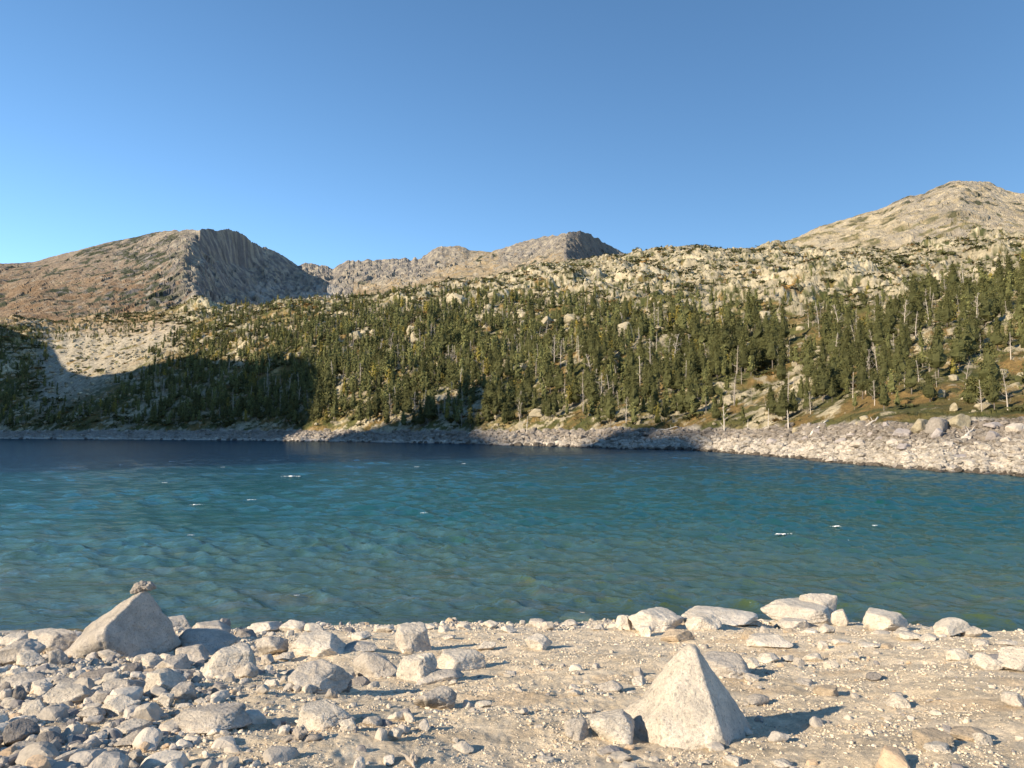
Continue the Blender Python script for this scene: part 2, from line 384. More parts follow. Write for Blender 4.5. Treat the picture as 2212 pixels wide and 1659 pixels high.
B_PX = [-3200, -500, 0, 200, 300, 400, 440, 480, 540, 640, 712, 745, 885, 945, 1060, 1180, 1225, 1255, 1310, 1360, 1500, 1680, 1780, 1920, 2090, 2212, 2700, 4600]
BACK = [
 [(560, 640), (700, 590), (850, 550), (1000, 520)],
 [(1200, 740), (1500, 660), (1800, 600), (2100, 560)],
 [(1150, 720), (1350, 680), (1650, 630), (2200, 568)],
 [(1150, 700), (1400, 650), (1700, 590), (2200, 528)],
 [(1120, 690), (1350, 645), (1650, 590), (2150, 503)],
 [(1080, 680), (1250, 640), (1550, 570), (1950, 495)],
 [(1300, 690), (1600, 640), (1850, 560), (2080, 492)],
 [(1500, 690), (1850, 640), (2020, 560), (2180, 494)],
 [(1700, 690), (2050, 645), (2250, 580), (2400, 520)],
 [(1750, 680), (2200, 640), (2380, 600), (2500, 572)],
 [(1750, 680), (2200, 640), (2400, 600), (2520, 582)],
 [(1750, 680), (2200, 635), (2400, 595), (2520, 565)],
 [(1500, 660), (2000, 622), (2350, 590), (2500, 562)],
 [(1400, 650), (2000, 605), (2350, 570), (2480, 535)],
 [(1400, 640), (2000, 590), (2300, 560), (2450, 545)],
 [(1400, 620), (1850, 565), (2100, 540), (2300, 511)],
 [(1400, 610), (1800, 555), (1980, 525), (2120, 503)],
 [(1600, 610), (1950, 560), (2100, 525), (2200, 498)],
 [(1800, 610), (2250, 570), (2380, 545), (2450, 525)],
 [(1800, 600), (2300, 570), (2480, 555), (2560, 547)],
 [(1500, 610), (1700, 570), (2000, 560), (2300, 550)],
 [(1300, 600), (1600, 560), (1900, 545), (2200, 534)],
 [(1300, 570), (1500, 545), (1800, 512), (2100, 490)],
 [(1250, 560), (1450, 525), (1700, 483), (2050, 450)],
 [(1200, 540), (1350, 495), (1600, 435), (1950, 385)],
 [(1200, 530), (1350, 492), (1600, 450), (2000, 417)],
 [(1150, 500), (1400, 470), (1600, 450), (2000, 440)],
 [(450, 500), (600, 470), (700, 450), (900, 440)]]
SK_PX = [0, 60, 120, 200, 260, 320, 380, 420, 440, 462, 472, 480, 505, 515, 530, 560, 590, 615, 640, 655, 665, 680, 700, 712, 720, 728, 745, 765, 780, 830, 860, 872, 880, 885, 892, 900, 920, 945, 965, 990, 1005, 1012, 1040, 1060, 1085, 1120, 1150, 1180, 1225, 1240, 1255, 1272, 1280, 1310, 1345, 1370, 1500, 1680, 1720, 1780, 1850, 1920, 1945, 1975, 2010, 2030, 2050, 2070, 2090, 2110, 2140, 2160, 2175, 2212]
SK_PY = [568, 563, 547, 528, 515, 502, 497, 494, 491, 499, 495, 494, 498, 505, 516, 532, 545, 558, 574, 568, 571, 574, 574, 582, 577, 573, 564, 563, 561, 561, 558, 556, 561, 566, 556, 560, 547, 535, 532, 532, 537, 542, 544, 546, 536, 525, 516, 510, 504, 500, 498, 503, 507, 524, 544, 560, 560, 538, 516, 490, 469, 450, 437, 423, 418, 408, 399, 390, 386, 387, 389, 393, 402, 417]
def build_back():
    pxs = PXF; NB = 420
    r, py = stage_interp(B_PX, BACK, pxs, [35, 14, -12, 22])
    py[:, -1] = np.where((pxs > 0) & (pxs < 2212), np.interp(pxs, SK_PX, SK_PY), py[:, -1])
    z = CAM_H + r * telev(pxs[:, None], py)
    r0 = np.minimum(1000. / np.cos(px_theta(pxs)), r[:, 0] * .9); RS = np.column_stack([r0, r, r[:, -1] + 80, r[:, -1] + 500])
    ZS = np.column_stack([np.minimum(CAM_H + r0 * telev(pxs, py[:, 0]) - 40, z[:, 0] - 20), z, z[:, -1] - 20, z[:, -1] - 260])
    u = np.linspace(0, 1, NB); R = r0[:, None] + (RS[:, -1] - r0)[:, None] * u[None]
    Z = np.empty_like(R)
    for i in range(len(pxs)): Z[i] = np.interp(R[i], RS[i], ZS[i])
    rc = r[:, -1][:, None]
    Zs = smooth1(Z, 21, 1); Zs = smooth1(Zs, 9, 0); away = sstep(30, 160, np.abs(R - rc)); Z = Z * (1 - away) + Zs * away
    th = THF[:, None]; x = R * np.sin(th); y = R * np.cos(th)
    P = PXF[:, None] + 0 * R
    # how craggy each bearing is
    crag = np.interp(P, [0, 150, 330, 400, 440, 740, 760, 900, 1060, 1085, 1345, 1400, 1700, 1900, 2000, 2212], [.12, .15, .35, .6, 1., 1., 1., .9, .3, .7, .9, .6, .25, .25, .5, .4])
    _, PY = proj(x, y, Z)
    skl = np.interp(P, SK_PX, SK_PY)
    top = sstep(75, 25, PY - skl)             # crags hang below the crest
    crag = crag * np.where((P > 760) & (P < 1220), .15 + .85 * top, 1.0)
    w = x * .93 + y * .3
    rib = ridged(w / 46 + .9 * fbm(x / 60, y / 60, 9, 3), y / 150., 301, 4)
    fa, ea, ca = facets(x + 12 * fbm(x / 25, y / 25, 8, 2), y * .6, 34, 311, 1.0)
    fb, eb, cb = facets(x + 5 * fbm(x / 12, y / 12, 8, 2), y * .6, 13, 321, 1.0)
    nearc = sstep(150, 10, np.abs(R - rc))
    disp = crag * (rib * 8 + fa * 11 + fb * 6 - 11) + fbm(x / 150, y / 150, 331, 5) * 12 + (1 - crag) * (fb * .9 + fa * 1.2)
    edge = 1 - nearc * .72
    Z = Z + disp * edge * sstep(1.05, 1.2, R / r0[:, None])
    # jagged crest
    jag = np.interp(P, [0, 300, 420, 640, 720, 860, 950, 1010, 1060, 1345, 1900, 2212], [1., 1.5, 5, 4, 9, 8, 5, 2, 3, 4, 2.5, 3.5])
    th_m = P / FPX * 2300
    Z = Z + nearc * jag * (ridged(th_m / 28, 0 * P, 341, 3) - .45)
    dzr = np.gradient(Z, axis=1) / np.gradient(R, axis=1)
    # ---- colour
    n1 = fbm(x / 60, y / 60, 351, 5); n2 = fbm(x / 18, y / 18, 361, 4); n3 = fbm(x / 200, y / 200, 371, 3)
    cliff = mix(np.array([.17, .155, .145]), np.array([.33, .285, .22]), sstep(-.4, .5, n2)) * (.85 + .3 * cb)[..., None]
    russet = mix(np.array([.235, .155, .092]), np.array([.29, .215, .145]), sstep(-.4, .4, n1))
    russet = mix(russet, np.array([.31, .265, .215]), sstep(640, 520, PY) * sstep(500, 380, P) * .75)   # paler, stonier towards the top
    beige = mix(np.array([.30, .225, .135]), np.array([.35, .28, .185]), sstep(-.4, .4, n1))
    pale = mix(np.array([.43, .36, .25]), np.array([.34, .275, .175]), sstep(-.4, .4, n1))
    g = np.where(P < 760, 0, 1)
    base = mix(russet, beige, sstep(700, 800, P)); base = mix(base, pale, sstep(1400, 1650, P))
    base = base * (.9 + .2 * cb)[..., None] * (.86 + .14 * sstep(700, 900, P))[..., None]
    c = mix(base, cliff, sstep(.25, .6, crag + .45 * n2))
    # rocky outcrops and juniper patches on the grass slopes
    outc = np.where(P < 500, sstep(.10, .32, n1 + .5 * n3 + .25 * sstep(120, 330, P) * sstep(480, 400, P) - .1 + .3 * n2), sstep(.35, .6, n1 + .4 * n2))
    c = mix(c, mix(cliff, np.array([.055, .060, .035]), sstep(-.35, .0, n2)), outc * 1.0 * (1 - sstep(.4, .7, crag)))
    green = sstep(1500, 1700, P) * sstep(.12, .4, n1 + .3 * n2) * sstep(440, 500, PY)
    c = mix(c, np.array([.17, .15, .07]), green * .75)
    capd = sstep(1215, 1245, P) * sstep(1350, 1320, P) * sstep(90, 50, PY - skl); c = mix(c, np.array([.12, .11, .10]), capd * .7)  # dark rock colour that also paints in shade on the peak's right face
    scr = sstep(500, 560, P) * sstep(760, 700, P) * sstep(600, 635, PY) * sstep(.0, .3, n1 + .1)
    c = mix(c, np.array([.36, .33, .29]), scr)
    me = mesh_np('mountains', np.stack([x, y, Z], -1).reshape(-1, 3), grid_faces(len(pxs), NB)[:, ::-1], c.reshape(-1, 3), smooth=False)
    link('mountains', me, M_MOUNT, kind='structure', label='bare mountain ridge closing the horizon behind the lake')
build_back()
print('back', time.time() - T0)

# ------------------------------------------------------------------ the mountain off to the left whose shade falls across the lake
RX = -760.0

CREST_Y = [-1900, -1000, -480, -420, -350, -337, -326, -305, -290, -278, -274, -270, -240, -200, -165, -140, -110, -90, -80, -70, -58, -35, -1, 20, 45, 74, 82, 97, 160, 238, 270, 286, 357, 420, 454, 470, 500, 522, 615, 767, 900, 1050, 1500]
CREST_Z = [60, 190, 315, 332, 352, 366, 427, 430, 424, 438, 420, 402, 394, 396, 396, 394, 405, 424, 438, 418, 398, 378, 356, 338, 326, 326, 352, 366, 375, 377, 372, 351, 338, 318, 326, 312, 275, 244, 225, 222, 200, 20, -20]
def build_ridge():
    xs = np.concatenate([np.linspace(-1900, -900, 40), np.linspace(-890, -620, 90), np.linspace(-610, -380, 40)]); ys = np.concatenate([np.linspace(-1900, -420, 50), np.linspace(-410, 600, 420), np.linspace(610, 1500, 40)])
    X, Y = np.meshgrid(xs, ys, indexing='ij')
    c = np.interp(Y, CREST_Y, CREST_Z)
    foot = np.minimum(-430, -.70 * Y - 30); foot = np.maximum(foot, RX + 12)
    t = np.where(X > RX, (X - RX) / (foot - RX), (RX - X) / 1100.)
    z = np.where(t < 1, c * (1 - np.clip(t, 0, 1)) ** np.where(X > RX, 1.15, .9), 0) - np.clip(t - 1, 0, 1) * 6 - 2
    a = np.clip(np.abs(X - RX) / 60, 0, 1) * (t < 1)
    z = z + a * (fbm(X / 90, Y / 90, 401, 4) * 14 + ridged(X / 50, Y / 50, 405, 3) * 8 - 6)
    n = fbm(X / 40, Y / 40, 411, 4)
    col = mix(np.array([.38, .31, .22]), np.array([.08, .085, .04]), sstep(-.2, .3, n))
    me = mesh_np('side_mountain', np.stack([X, Y, z], -1).reshape(-1, 3), grid_faces(len(xs), len(ys)), col.reshape(-1, 3))
    link('side_mountain', me, M_MOUNT, kind='structure', label='mountain at the left side of the lake whose shade falls across the forest')
build_ridge()

# ------------------------------------------------------------------ water
WAVES = []
_r = np.random.default_rng(5)
for k in range(84):
    lam = .30 * (11 ** _r.random()) ; ang = -math.pi / 2 - .28 + _r.normal() * .62
    WAVES.append((lam, math.cos(ang), math.sin(ang), _r.random() * 6.283, 0.0090 * lam ** .68))
def wave_field(x, y, dr):
    zz = np.zeros_like(x); ddx = np.zeros_like(x); ddy = np.zeros_like(x)
    gust = .75 + .5 * fbm(x / 14, y / 9, 501, 3)
    for lam, cx, cy, ph, a in WAVES:
        k = 6.2832 / lam; fade = sstep(2.2, 4.0, lam / dr)
        p = k * (cx * x + cy * y) + ph + .7 * vnoise(x / lam / 2.6, y / lam / 2.6, int(lam * 100))
        s = a * fade * gust
        zz += s * np.cos(p); ddx -= s * .9 * cx * np.sin(p); ddy -= s * .9 * cy * np.sin(p)
    return zz, ddx, ddy
def build_water():
    pxs = np.concatenate([np.linspace(-2600, -40, 70), np.linspace(-36, 2250, 820), np.linspace(2256, 4400, 80)]); th = px_theta(pxs)
    rw = np.interp(pxs, FT.px, FT.rw); NW = 640
    r0 = 13.5; ratio = (np.maximum(rw * 1.03, 40) + 1) / r0
    u = np.linspace(0, 1, NW); R = r0 * ratio[:, None] ** u[None]
    x = R * np.sin(th)[:, None]; y = R * np.cos(th)[:, None]
    dr = R * np.log(ratio)[:, None] / NW
    z, ax, ay = wave_field(x, y, dr)
    dep = np.clip(-zbeach0(x, y), 0, 9)
    shore = sstep(0, .5, dep); z = z * (.25 + .75 * shore)
    far = sstep(0, 12, np.interp(np.arctan2(x, y), th, rw) - R); z = z * (.3 + .7 * far)
    n = fbm(x / 6, y / 2.2, 511, 3)
    shal = mix(np.array([.062, .098, .050]), np.array([.088, .098, .045]), sstep(.1, .5, fbm(x / 2.6, y / .8, 515, 3)) * sstep(2.4, .6, dep)); mid = np.array([.009, .066, .048]); deep = np.array([.003, .026, .066])
    c = mix(shal, mid, sstep(.5, 4.2, dep + .8 * n)); c = mix(c, deep, sstep(30, 170, R + 20 * n))
    al = 1 - np.exp(-(dep + .06) / .32); al = np.clip(al, 0, 1)
    me = mesh_np('water', np.stack([x + ax, y + ay, z - .01], -1).reshape(-1, 3), grid_faces(len(pxs), NW)[:, ::-1], c.reshape(-1, 3), extra={'opacity': al})
    m, nt, b = mat_base('lake_water'); L = nt.links; out = nt.nodes['Material Output']; nt.nodes.remove(b)
    vc = nnode(nt, 'ShaderNodeVertexColor'); vc.layer_name = 'Col'
    at = nt.nodes.new('ShaderNodeAttribute'); at.attribute_name = 'opacity'
    tc = nt.nodes.new('ShaderNodeTexCoord'); mp = nt.nodes.new('ShaderNodeMapping'); mp.inputs['Scale'].default_value = (.75, 1.15, 1.0); mp.inputs['Rotation'].default_value = (0, 0, .2)
    L.new(tc.outputs['Object'], mp.inputs['Vector']); prev = None
    for s, d, st in ((1.8, .085, .9), (5.5, .040, 1.), (16., .014, 1.)):
        n_ = nnode(nt, 'ShaderNodeTexNoise', Scale=s, Detail=4.0, Roughness=.6, Distortion=.4); L.new(mp.outputs[0], n_.inputs['Vector'])
        bp = nt.nodes.new('ShaderNodeBump'); bp.inputs['Distance'].default_value = d; bp.inputs['Strength'].default_value = st
        L.new(n_.outputs[0], bp.inputs['Height'])
        if prev: L.new(prev.outputs[0], bp.inputs['Normal'])
        prev = bp
    dif = nt.nodes.new('ShaderNodeBsdfDiffuse'); L.new(vc.outputs[0], dif.inputs[0]); L.new(prev.outputs[0], dif.inputs['Normal'])
    tr = nt.nodes.new('ShaderNodeBsdfTransparent'); tr.inputs[0].default_value = (.72, .88, .80, 1)
    m1 = nt.nodes.new('ShaderNodeMixShader'); L.new(at.outputs['Fac'], m1.inputs[0]); L.new(tr.outputs[0], m1.inputs[1]); L.new(dif.outputs[0], m1.inputs[2])
    gl = nt.nodes.new('ShaderNodeBsdfGlossy'); gl.inputs['Roughness'].default_value = .07; gl.inputs['Color'].default_value = (.76, .92, .86, 1); L.new(prev.outputs[0], gl.inputs['Normal'])
    fr = nt.nodes.new('ShaderNodeFresnel'); fr.inputs['IOR'].default_value = 1.33; L.new(prev.outputs[0], fr.inputs['Normal'])
    fm = nnode(nt, 'ShaderNodeMath', operation='MULTIPLY'); fm.inputs[1].default_value = .37; L.new(fr.outputs[0], fm.inputs[0])
    m2 = nt.nodes.new('ShaderNodeMixShader'); L.new(fm.outputs[0], m2.inputs[0]); L.new(m1.outputs[0], m2.inputs[1]); L.new(gl.outputs[0], m2.inputs[2])
    L.new(m2.outputs[0], out.inputs['Surface'])
    link('water', me, m, kind='structure', label='choppy teal lake water')
build_water()
print('water', time.time() - T0)

# ------------------------------------------------------------------ rocks
def rock_geo(seed, w, d, h, p=9, n=11, sub=4, planes=None, bump=.035, strat=0.0):
    """a stone standing on z=0, w wide (x), d deep (y), h high"""
    rg = np.random.default_rng(seed); V, F = ICO[sub]
    if planes is None:
        N = rg.normal(size=(n, 3)); N /= np.linalg.norm(N, axis=1)[:, None]
        D = rg.uniform(.62, 1.0, n)
        B6 = np.array([[0, 0, 1], [0, 0, -1], [1, 0, .25], [-1, 0, .3], [0, 1, .1], [0, -1, .4]], float); B6 /= np.linalg.norm(B6, axis=1)[:, None]
        ya = rg.uniform(-.9, .9); ta = rg.normal() * .28; tb = rg.normal() * .28
        Rm = np.array(Matrix.Rotation(ya, 3, 'Z') @ Matrix.Rotation(ta, 3, 'X') @ Matrix.Rotation(tb, 3, 'Y')); N = np.vstack([N, B6 @ Rm.T]); D = np.concatenate([D, rg.uniform(.72, 1, 6)])
    else:
        N = np.array([q[:3] for q in planes], float); N /= np.linalg.norm(N, axis=1)[:, None]; D = np.array([q[3] for q in planes], float)
    t = np.maximum(V @ N.T, 0) / D[None]; r = 1 / (np.sum(t ** p, 1) ** (1 / p))
    P = V * r[:, None]
    o = seed * 3.7 % 91
    nz = fbm(P[:, 0] * 1.5 + o, P[:, 1] * 1.5 + P[:, 2] * 1.1 + o, seed, 3) * 1.4 + .5 * fbm(P[:, 0] * 5 + o, P[:, 2] * 5 + P[:, 1] * 3.7, seed + 5, 3)
    if sub >= 4: nz = nz + .22 * fbm(P[:, 0] * 14 + P[:, 1] * 6, P[:, 2] * 14 - P[:, 1] * 9, seed + 9, 3)
    if sub >= 4:
        fz, fe, fc = facets(P[:, 0] * 1.1 + P[:, 1] * .7 + o, P[:, 2] * 1.3 - P[:, 1] * .4 + o, .62, seed, .9)
        nz = nz + (fz - .5) * 1.3 * sstep(0, .12, fe) - .35 * sstep(.07, .0, fe)
    P = P * (1 + bump * nz)[:, None]
    lo, hi = P.min(0), P.max(0); S = hi - lo
    if planes is None:
        P = (P - (lo + hi) / 2) / S
        a = rg.normal() * .25
        P = P * [w, d, h]; P[:, 2] += h / 2
    else:
        P = P * (w / S[0]); P[:, 2] -= P[:, 2].min(); P[:, 2] *= h / P[:, 2].max()
        P[:, 0] -= (P[:, 0].min() + P[:, 0].max()) / 2
    tone = 1 + .07 * fbm(P[:, 0] / w * 3 + o, P[:, 1] / w * 3 + P[:, 2] / w * 2, seed + 3, 2)
    return P, F, tone
PALE = np.array([.58, .51, .42]); GREY = np.array([.46, .405, .35]); DARKR = np.array([.31, .275, .245])
def size_at(px, by, wpx, hpx, hitf=hit_beach):
    x, y, t = hitf(px, by)[:3]; dist = math.hypot(x, y); return x, y, dist
ROCKS = []   # object, px, by, wpx for labels
def near_rock(px, by, wpx, hpx, label=None, seed=None, p=9, n=9, planes=None, tone=0, sub=None, depth=.8, rot=0., bump=.035, sink=.12, name='boulder', cat='boulder'):
    seed = seed if seed is not None else int(px * 7 + by * 13) % 9973
    pk = p; p = p if planes is not None else (p if p <= 6 else p * 1.55 + 1)
    x, y, dist = size_at(px, by - 2, wpx, hpx)
    w = wpx / FPX * y * 1.02; dp = w * depth
    tand = (CAM_H - zbeach0(np.array([x]), np.array([y]))[0]) / y; sd = math.sin(math.atan(tand)); cd = math.cos(math.atan(tand))
    hh = hpx / FPX * y; h = max((hh - .42 * dp * sd) / cd, .30 * hh)
    h_t = h / (1 - sink)
    if sub is None: sub = 5 if wpx > 62 else (4 if wpx > 26 else 3)
    P, F, tn = rock_geo(seed, w, dp, h_t, p, n, sub, planes, bump)
    c, s = math.cos(rot), math.sin(rot)
    if rot: P = np.stack([P[:, 0] * c - P[:, 1] * s, P[:, 0] * s + P[:, 1] * c, P[:, 2]], -1)
    ux, uy = x / dist, y / dist
    cx, cy = x + ux * dp * .42, y + uy * dp * .5
    z0 = float(zbeach(np.array([cx]), np.array([cy]), False)[0]) ; zf = float(zbeach(np.array([x]), np.array([y]), False)[0])
    base = [GREY * .5 + PALE * .5, PALE * 1.12, DARKR, np.array([.50, .40, .29])][tone]
    me = mesh_np(name, P, F, tn[:, None] * base[None])
    o = link(name, me, M_ROCK, loc=(cx, cy, min(z0, zf + .02) - sink * h_t))
    o['category'] = cat
    ROCKS.append([o, px, by - hpx / 2, wpx, label, pk, tone])
    return o
C4 = lambda x, y: (x * .3, 1216.6 + y * .3)
C5 = lambda x, y: (553.1 + x * .325, 1216.6 + y * .325)
C6 = lambda x, y: (1216.6 + x * .450, 1216.6 + y * .450)
def R4(x, y, w, h, label=None, **k): a, b = C4(x, y); return near_rock(a, b, w * .3, h * .3, label, **k)
def R5(x, y, w, h, label=None, **k): a, b = C5(x, y); return near_rock(a, b, w * .325, h * .325, label, **k)
def R6(x, y, w, h, label=None, **k): a, b = C6(x, y); k.setdefault('tone', 1); return near_rock(a, b, w * .45, h * .45, label, **k)
def thru(apex, normals, extra=()):
    return [(*n, abs(np.dot(np.array(n) / np.linalg.norm(n), apex))) for n in normals] + list(extra)
# the two pyramids
A1 = np.array([-.12, .12, .95])
big = R6(625, 912, 690, 505, 'large pale pyramid-shaped boulder standing alone on the open sand at right', planes=thru(A1, [(-.86, -.15, .56), (-.22, -.86, .52), (.80, -.40, .42), (.1, .9, .35)], [(.1, -.9, -.30, .70), (-.25, -.15, 1, .80), (-.62, -.55, .62, .60), (-.5, -.8, .05, .74), (0, 0, -1, .55), (.95, -.45, .05, .80), (-1, -.4, .05, .80)]), p=18, depth=.75, bump=.042, seed=31, sink=.06)
A2 = np.array([.28, .05, .95])
cairn = R4(852, 690, 690, 490, 'tall grey pyramid boulder topped by a small balanced stone like a cairn', planes=thru(A2, [(-.66, -.30, .72), (.86, -.48, .20), (.90, .25, .32), (0, .9, .35)], [(-.3, -.9, .1, .80), (0, 0, -1, .5), (.2, -.9, -.5, .68), (-1, 0, -.2, .95)]), p=20, depth=.8, bump=.035, seed=47, tone=0, sink=.05)
R4(465, 655, 355, 195, 'grey block with a lit left end, leaning beside the pyramid boulder with the balanced stone', p=14, tone=0)
R4(320, 565, 300, 110, 'flat grey slab at the water behind the leaning block, far left', p=12, tone=0)
R4(140, 752, 300, 200, 'dark-sided grey boulder cut by the left edge of the photo', p=10, tone=0)
R4(220, 762, 240, 130, 'rounded pale stone in front of the dark-sided boulder at the left edge', p=7, tone=1)
R4(410, 748, 142, 122, 'upright wedge stone at the left foot of the balanced-stone boulder', p=12, tone=0)
R4(800, 712, 180, 95, 'small pyramid stone at the front foot of the balanced-stone boulder', p=13, tone=0)
R4(90, 600, 200, 90, 'pale low stone by the water at the far left edge', p=8, tone=1)
R4(1430, 665, 455, 180, 'long pale-topped boulder just right of the balanced-stone boulder', p=10, tone=0)
R4(1370, 732, 255, 130, 'brown-sided rounded stone in front of the long pale-topped boulder', p=8, tone=0)
R4(1655, 828, 435, 235, 'large pale boulder with dark right flank in the left rock field', p=14, tone=1, n=8)
R4(1785, 842, 130, 108, 'small faceted stone at the right foot of the pale dark-flanked boulder', p=14, tone=0)
R4(1170, 948, 285, 168, 'cube-like pale stone with a shaded right side in the left rock field', p=16, tone=1, n=6)
R4(1230, 800, 225, 125, 'rounded grey-shouldered stone behind the cube-like stone', p=8, tone=0)
R4(1100, 765, 190, 105, p=9, tone=1)
R4(1270, 508, 265, 120, 'flat shoreline slab with a hollow under it, right behind the balanced-stone boulder', p=12, tone=0)
R4(1490, 562, 325, 145, 'tilted flat slab with shaded end at the water in the left rock field', p=16, n=7, tone=0)
R4(1480, 425, 225, 62, 'low rounded stone at the water line beyond the tilted slab', p=8, tone=0)
R4(1260, 412, 235, 52, 'low flat stone at the water line beside the balanced-stone boulder', p=8, tone=0)
R4(1690, 452, 200, 70, 'low dark-ended stone at the water, left of the shoreline gap', p=10, tone=0)
R4(1600, 492, 112, 88, p=12, tone=2)
R4(1880, 512, 265, 100, 'pale rounded pair-topped boulder on the water line left of centre', p=8, tone=1)
R4(2110, 508, 190, 95, 'pale boulder with rough dark right end on the water line left of centre', p=9, tone=1)
R4(1950, 678, 222, 148, 'grey rough rounded boulder beside the wide flat slab', p=9, tone=0)
R4(1925, 737, 92, 76, p=10); R4(2050, 712, 142, 66, p=7)
R4(690, 870, 292, 112, 'rough dark grey boulder in the middle of the left rock field', p=8, tone=2)
R4(785, 908, 116, 108, 'egg-shaped pale stone right of the rough dark boulder', p=6, tone=1)
R4(950, 832, 130, 108, 'dark pitted upright stone behind the elongated stones, left field', p=10, tone=2)
R4(890, 962, 290, 135, 'long sloping stone left of the cube-like stone', p=10, tone=0, rot=.3)
R4(500, 1032, 362, 165, 'long pale ridge-backed stone in the left rock field', p=13, n=8, tone=1)
R4(485, 925, 232, 78, p=11, tone=0); R4(170, 902, 345, 110, p=9); R4(275, 928, 136, 78, p=12, tone=1)
R4(133, 1034, 106, 132, 'dark upright rounded stone near the left edge', p=7, tone=2)
R4(60, 1058, 142, 76, p=10, tone=1); R4(220, 1144, 222, 142, 'pale stone with a sharp front facet near the left edge', p=15, n=7, tone=1)
R4(710, 1032, 142, 102, p=8, tone=0); R4(860, 1112, 242, 142, 'large faceted pale stone below the long sloping stone', p=14, tone=1)
R4(660, 1142, 192, 100, p=10); R4(1185, 1048, 122, 102, 'small sharp triangular stone alone below the cube-like stone', p=18, n=6, tone=1)
R4(1320, 1004, 172, 122, p=11); R4(1500, 1255, 535, 218, 'broad whale-backed granite boulder lying on sand at lower left', p=8, n=9, tone=0, bump=.05)
R4(940, 1242, 242, 98, p=9, tone=1); R4(950, 1352, 272, 132, 'squat boulder with lit left face and dark right face near the bottom edge', p=14, n=6, tone=0)
R4(800, 1452, 168, 118, 'round grey stone nearest the bottom edge, lower left', p=6, tone=0)
R4(345, 1352, 232, 122, 'smooth dark oval stone at lower left', p=5, tone=2); R4(115, 1335, 262, 180, 'big dark-faced boulder at the lower left edge', p=10, tone=2)
R4(485, 1217, 162, 72, p=9, tone=2); R4(590, 1424, 165, 112, p=11); R4(140, 1368, 182, 72, p=8); R4(190, 1446, 182, 96, p=9)
R4(960, 1452, 132, 92, p=10); R4(415, 902, 136, 76, p=8); R4(280, 802, 242, 72, p=9, tone=1); R4(120, 832, 162, 78, p=11, tone=1)
R4(935, 1014, 142, 118, p=12, tone=2); R4(1415, 772, 82, 62, p=12, tone=2); R4(40, 968, 90, 100, p=8, tone=2); R4(1560, 650, 130, 55, p=9, tone=0)
R4(1770, 560, 150, 80, p=12, tone=2); R4(620, 1010, 90, 60, p=12); R4(740, 1040, 100, 50, p=10); R4(1040, 745, 80, 50, p=10); R4(560, 690, 90, 40, p=10)
R5(415, 882, 425, 232, 'large rounded boulder split by a crack, left of centre on the sand', p=8, n=9, tone=0, bump=.05)
R5(545, 862, 190, 130, 'dark broken slab leaning on the right of the cracked boulder', p=14, tone=2)
R5(795, 768, 312, 186, 'brownish rounded boulder between the cracked boulder and the oval pale one', p=9, tone=0)
R5(1065, 808, 268, 206, 'smooth pale oval boulder at centre with a slab leaning on it', p=7, tone=1)
R5(1215, 808, 345, 112, 'thin dark-edged slab leaning against the smooth oval boulder', p=14, tone=0, rot=.15)
R5(1360, 722, 332, 142, 'pale hump-backed boulder behind the leaning slab', p=9, tone=1)
R5(1040, 597, 250, 190, 'notched upright boulder with a dark base, centre of the beach', p=12, n=8, tone=0)
R5(400, 628, 382, 156, 'wide flat pale slab tilted to the left, behind the cracked boulder', p=20, n=7, tone=1)
R5(680, 608, 242, 78, p=10); R5(1185, 982, 282, 162, 'rough round boulder alone on the sand below the leaning slab', p=7, tone=0, bump=.045)
R5(465, 1108, 388, 172, 'half-buried pale boulder casting its shade on a small round stone', p=8, tone=1)
R5(608, 1132, 125, 94, 'small sharp stone touching the half-buried pale boulder', p=14, tone=1)
R5(772, 1092, 128, 76, 'small round stone in the shade right of the half-buried boulder', p=6)
R5(2130, 1192, 152, 130, 'round stone with a groove, left of the two stones beside the big pyramid', p=6, tone=0)
R5(1510, 977, 112, 62, p=11, tone=1); R5(1530, 592, 122, 74, 'small blocky stone alone right of the notched boulder', p=16, n=5, tone=1)
R5(1880, 577, 182, 106, 'faceted pale stone at the edge of the shoreline gravel, centre', p=14, tone=1)
R5(1870, 432, 122, 56, p=9, tone=0); R5(1940, 457, 84, 66, p=9, tone=0); R5(925, 1182, 100, 72, p=10, tone=1); R5(1930, 1362, 155, 72, 'low pale stone at the bottom edge, centre', p=10, tone=1)
R5(690, 827, 132, 72, p=9, tone=2); R5(1868, 692, 56, 46, 'tiny white pointed stone alone on the open sand', p=14, tone=1); R5(385, 467, 142, 62, p=9, tone=1); R5(2095, 1092, 92, 42, p=9, tone=1)
R5(1015, 612, 70, 36, p=9, tone=3); R5(850, 470, 140, 60, p=9, tone=1); R5(700, 520, 130, 60, p=9, tone=1); R5(1380, 445, 90, 50, p=8, tone=1); R5(1560, 440, 110, 55, p=8, tone=1); R5(610, 470, 90, 40, p=12, tone=2)
R5(1280, 520, 90, 40, p=10, tone=1); R5(200, 1215, 90, 60, p=12); R5(1310, 810, 60, 30, p=9, tone=1); R5(1250, 470, 80, 45, p=9, tone=1); R5(1150, 450, 90, 45, p=9, tone=1); R5(1680, 470, 110, 50, p=9, tone=1)
R6(70, 290, 175, 56, 'smooth white boulder on the water line at centre right', p=6); R6(290, 322, 82, 72, 'pointed stone between the white boulder and the domed boulder at the water', p=12)
R6(450, 336, 262, 116, 'domed two-tiered boulder at the water right of centre', p=8); R6(745, 302, 415, 102, 'long flat-topped boulder on the water line, right', p=10, n=8)
R6(672, 326, 168, 86, 'rounded white stone in front of the long flat-topped boulder', p=8); R6(1120, 312, 345, 148, 'largest dome-shaped boulder on the water line', p=8)
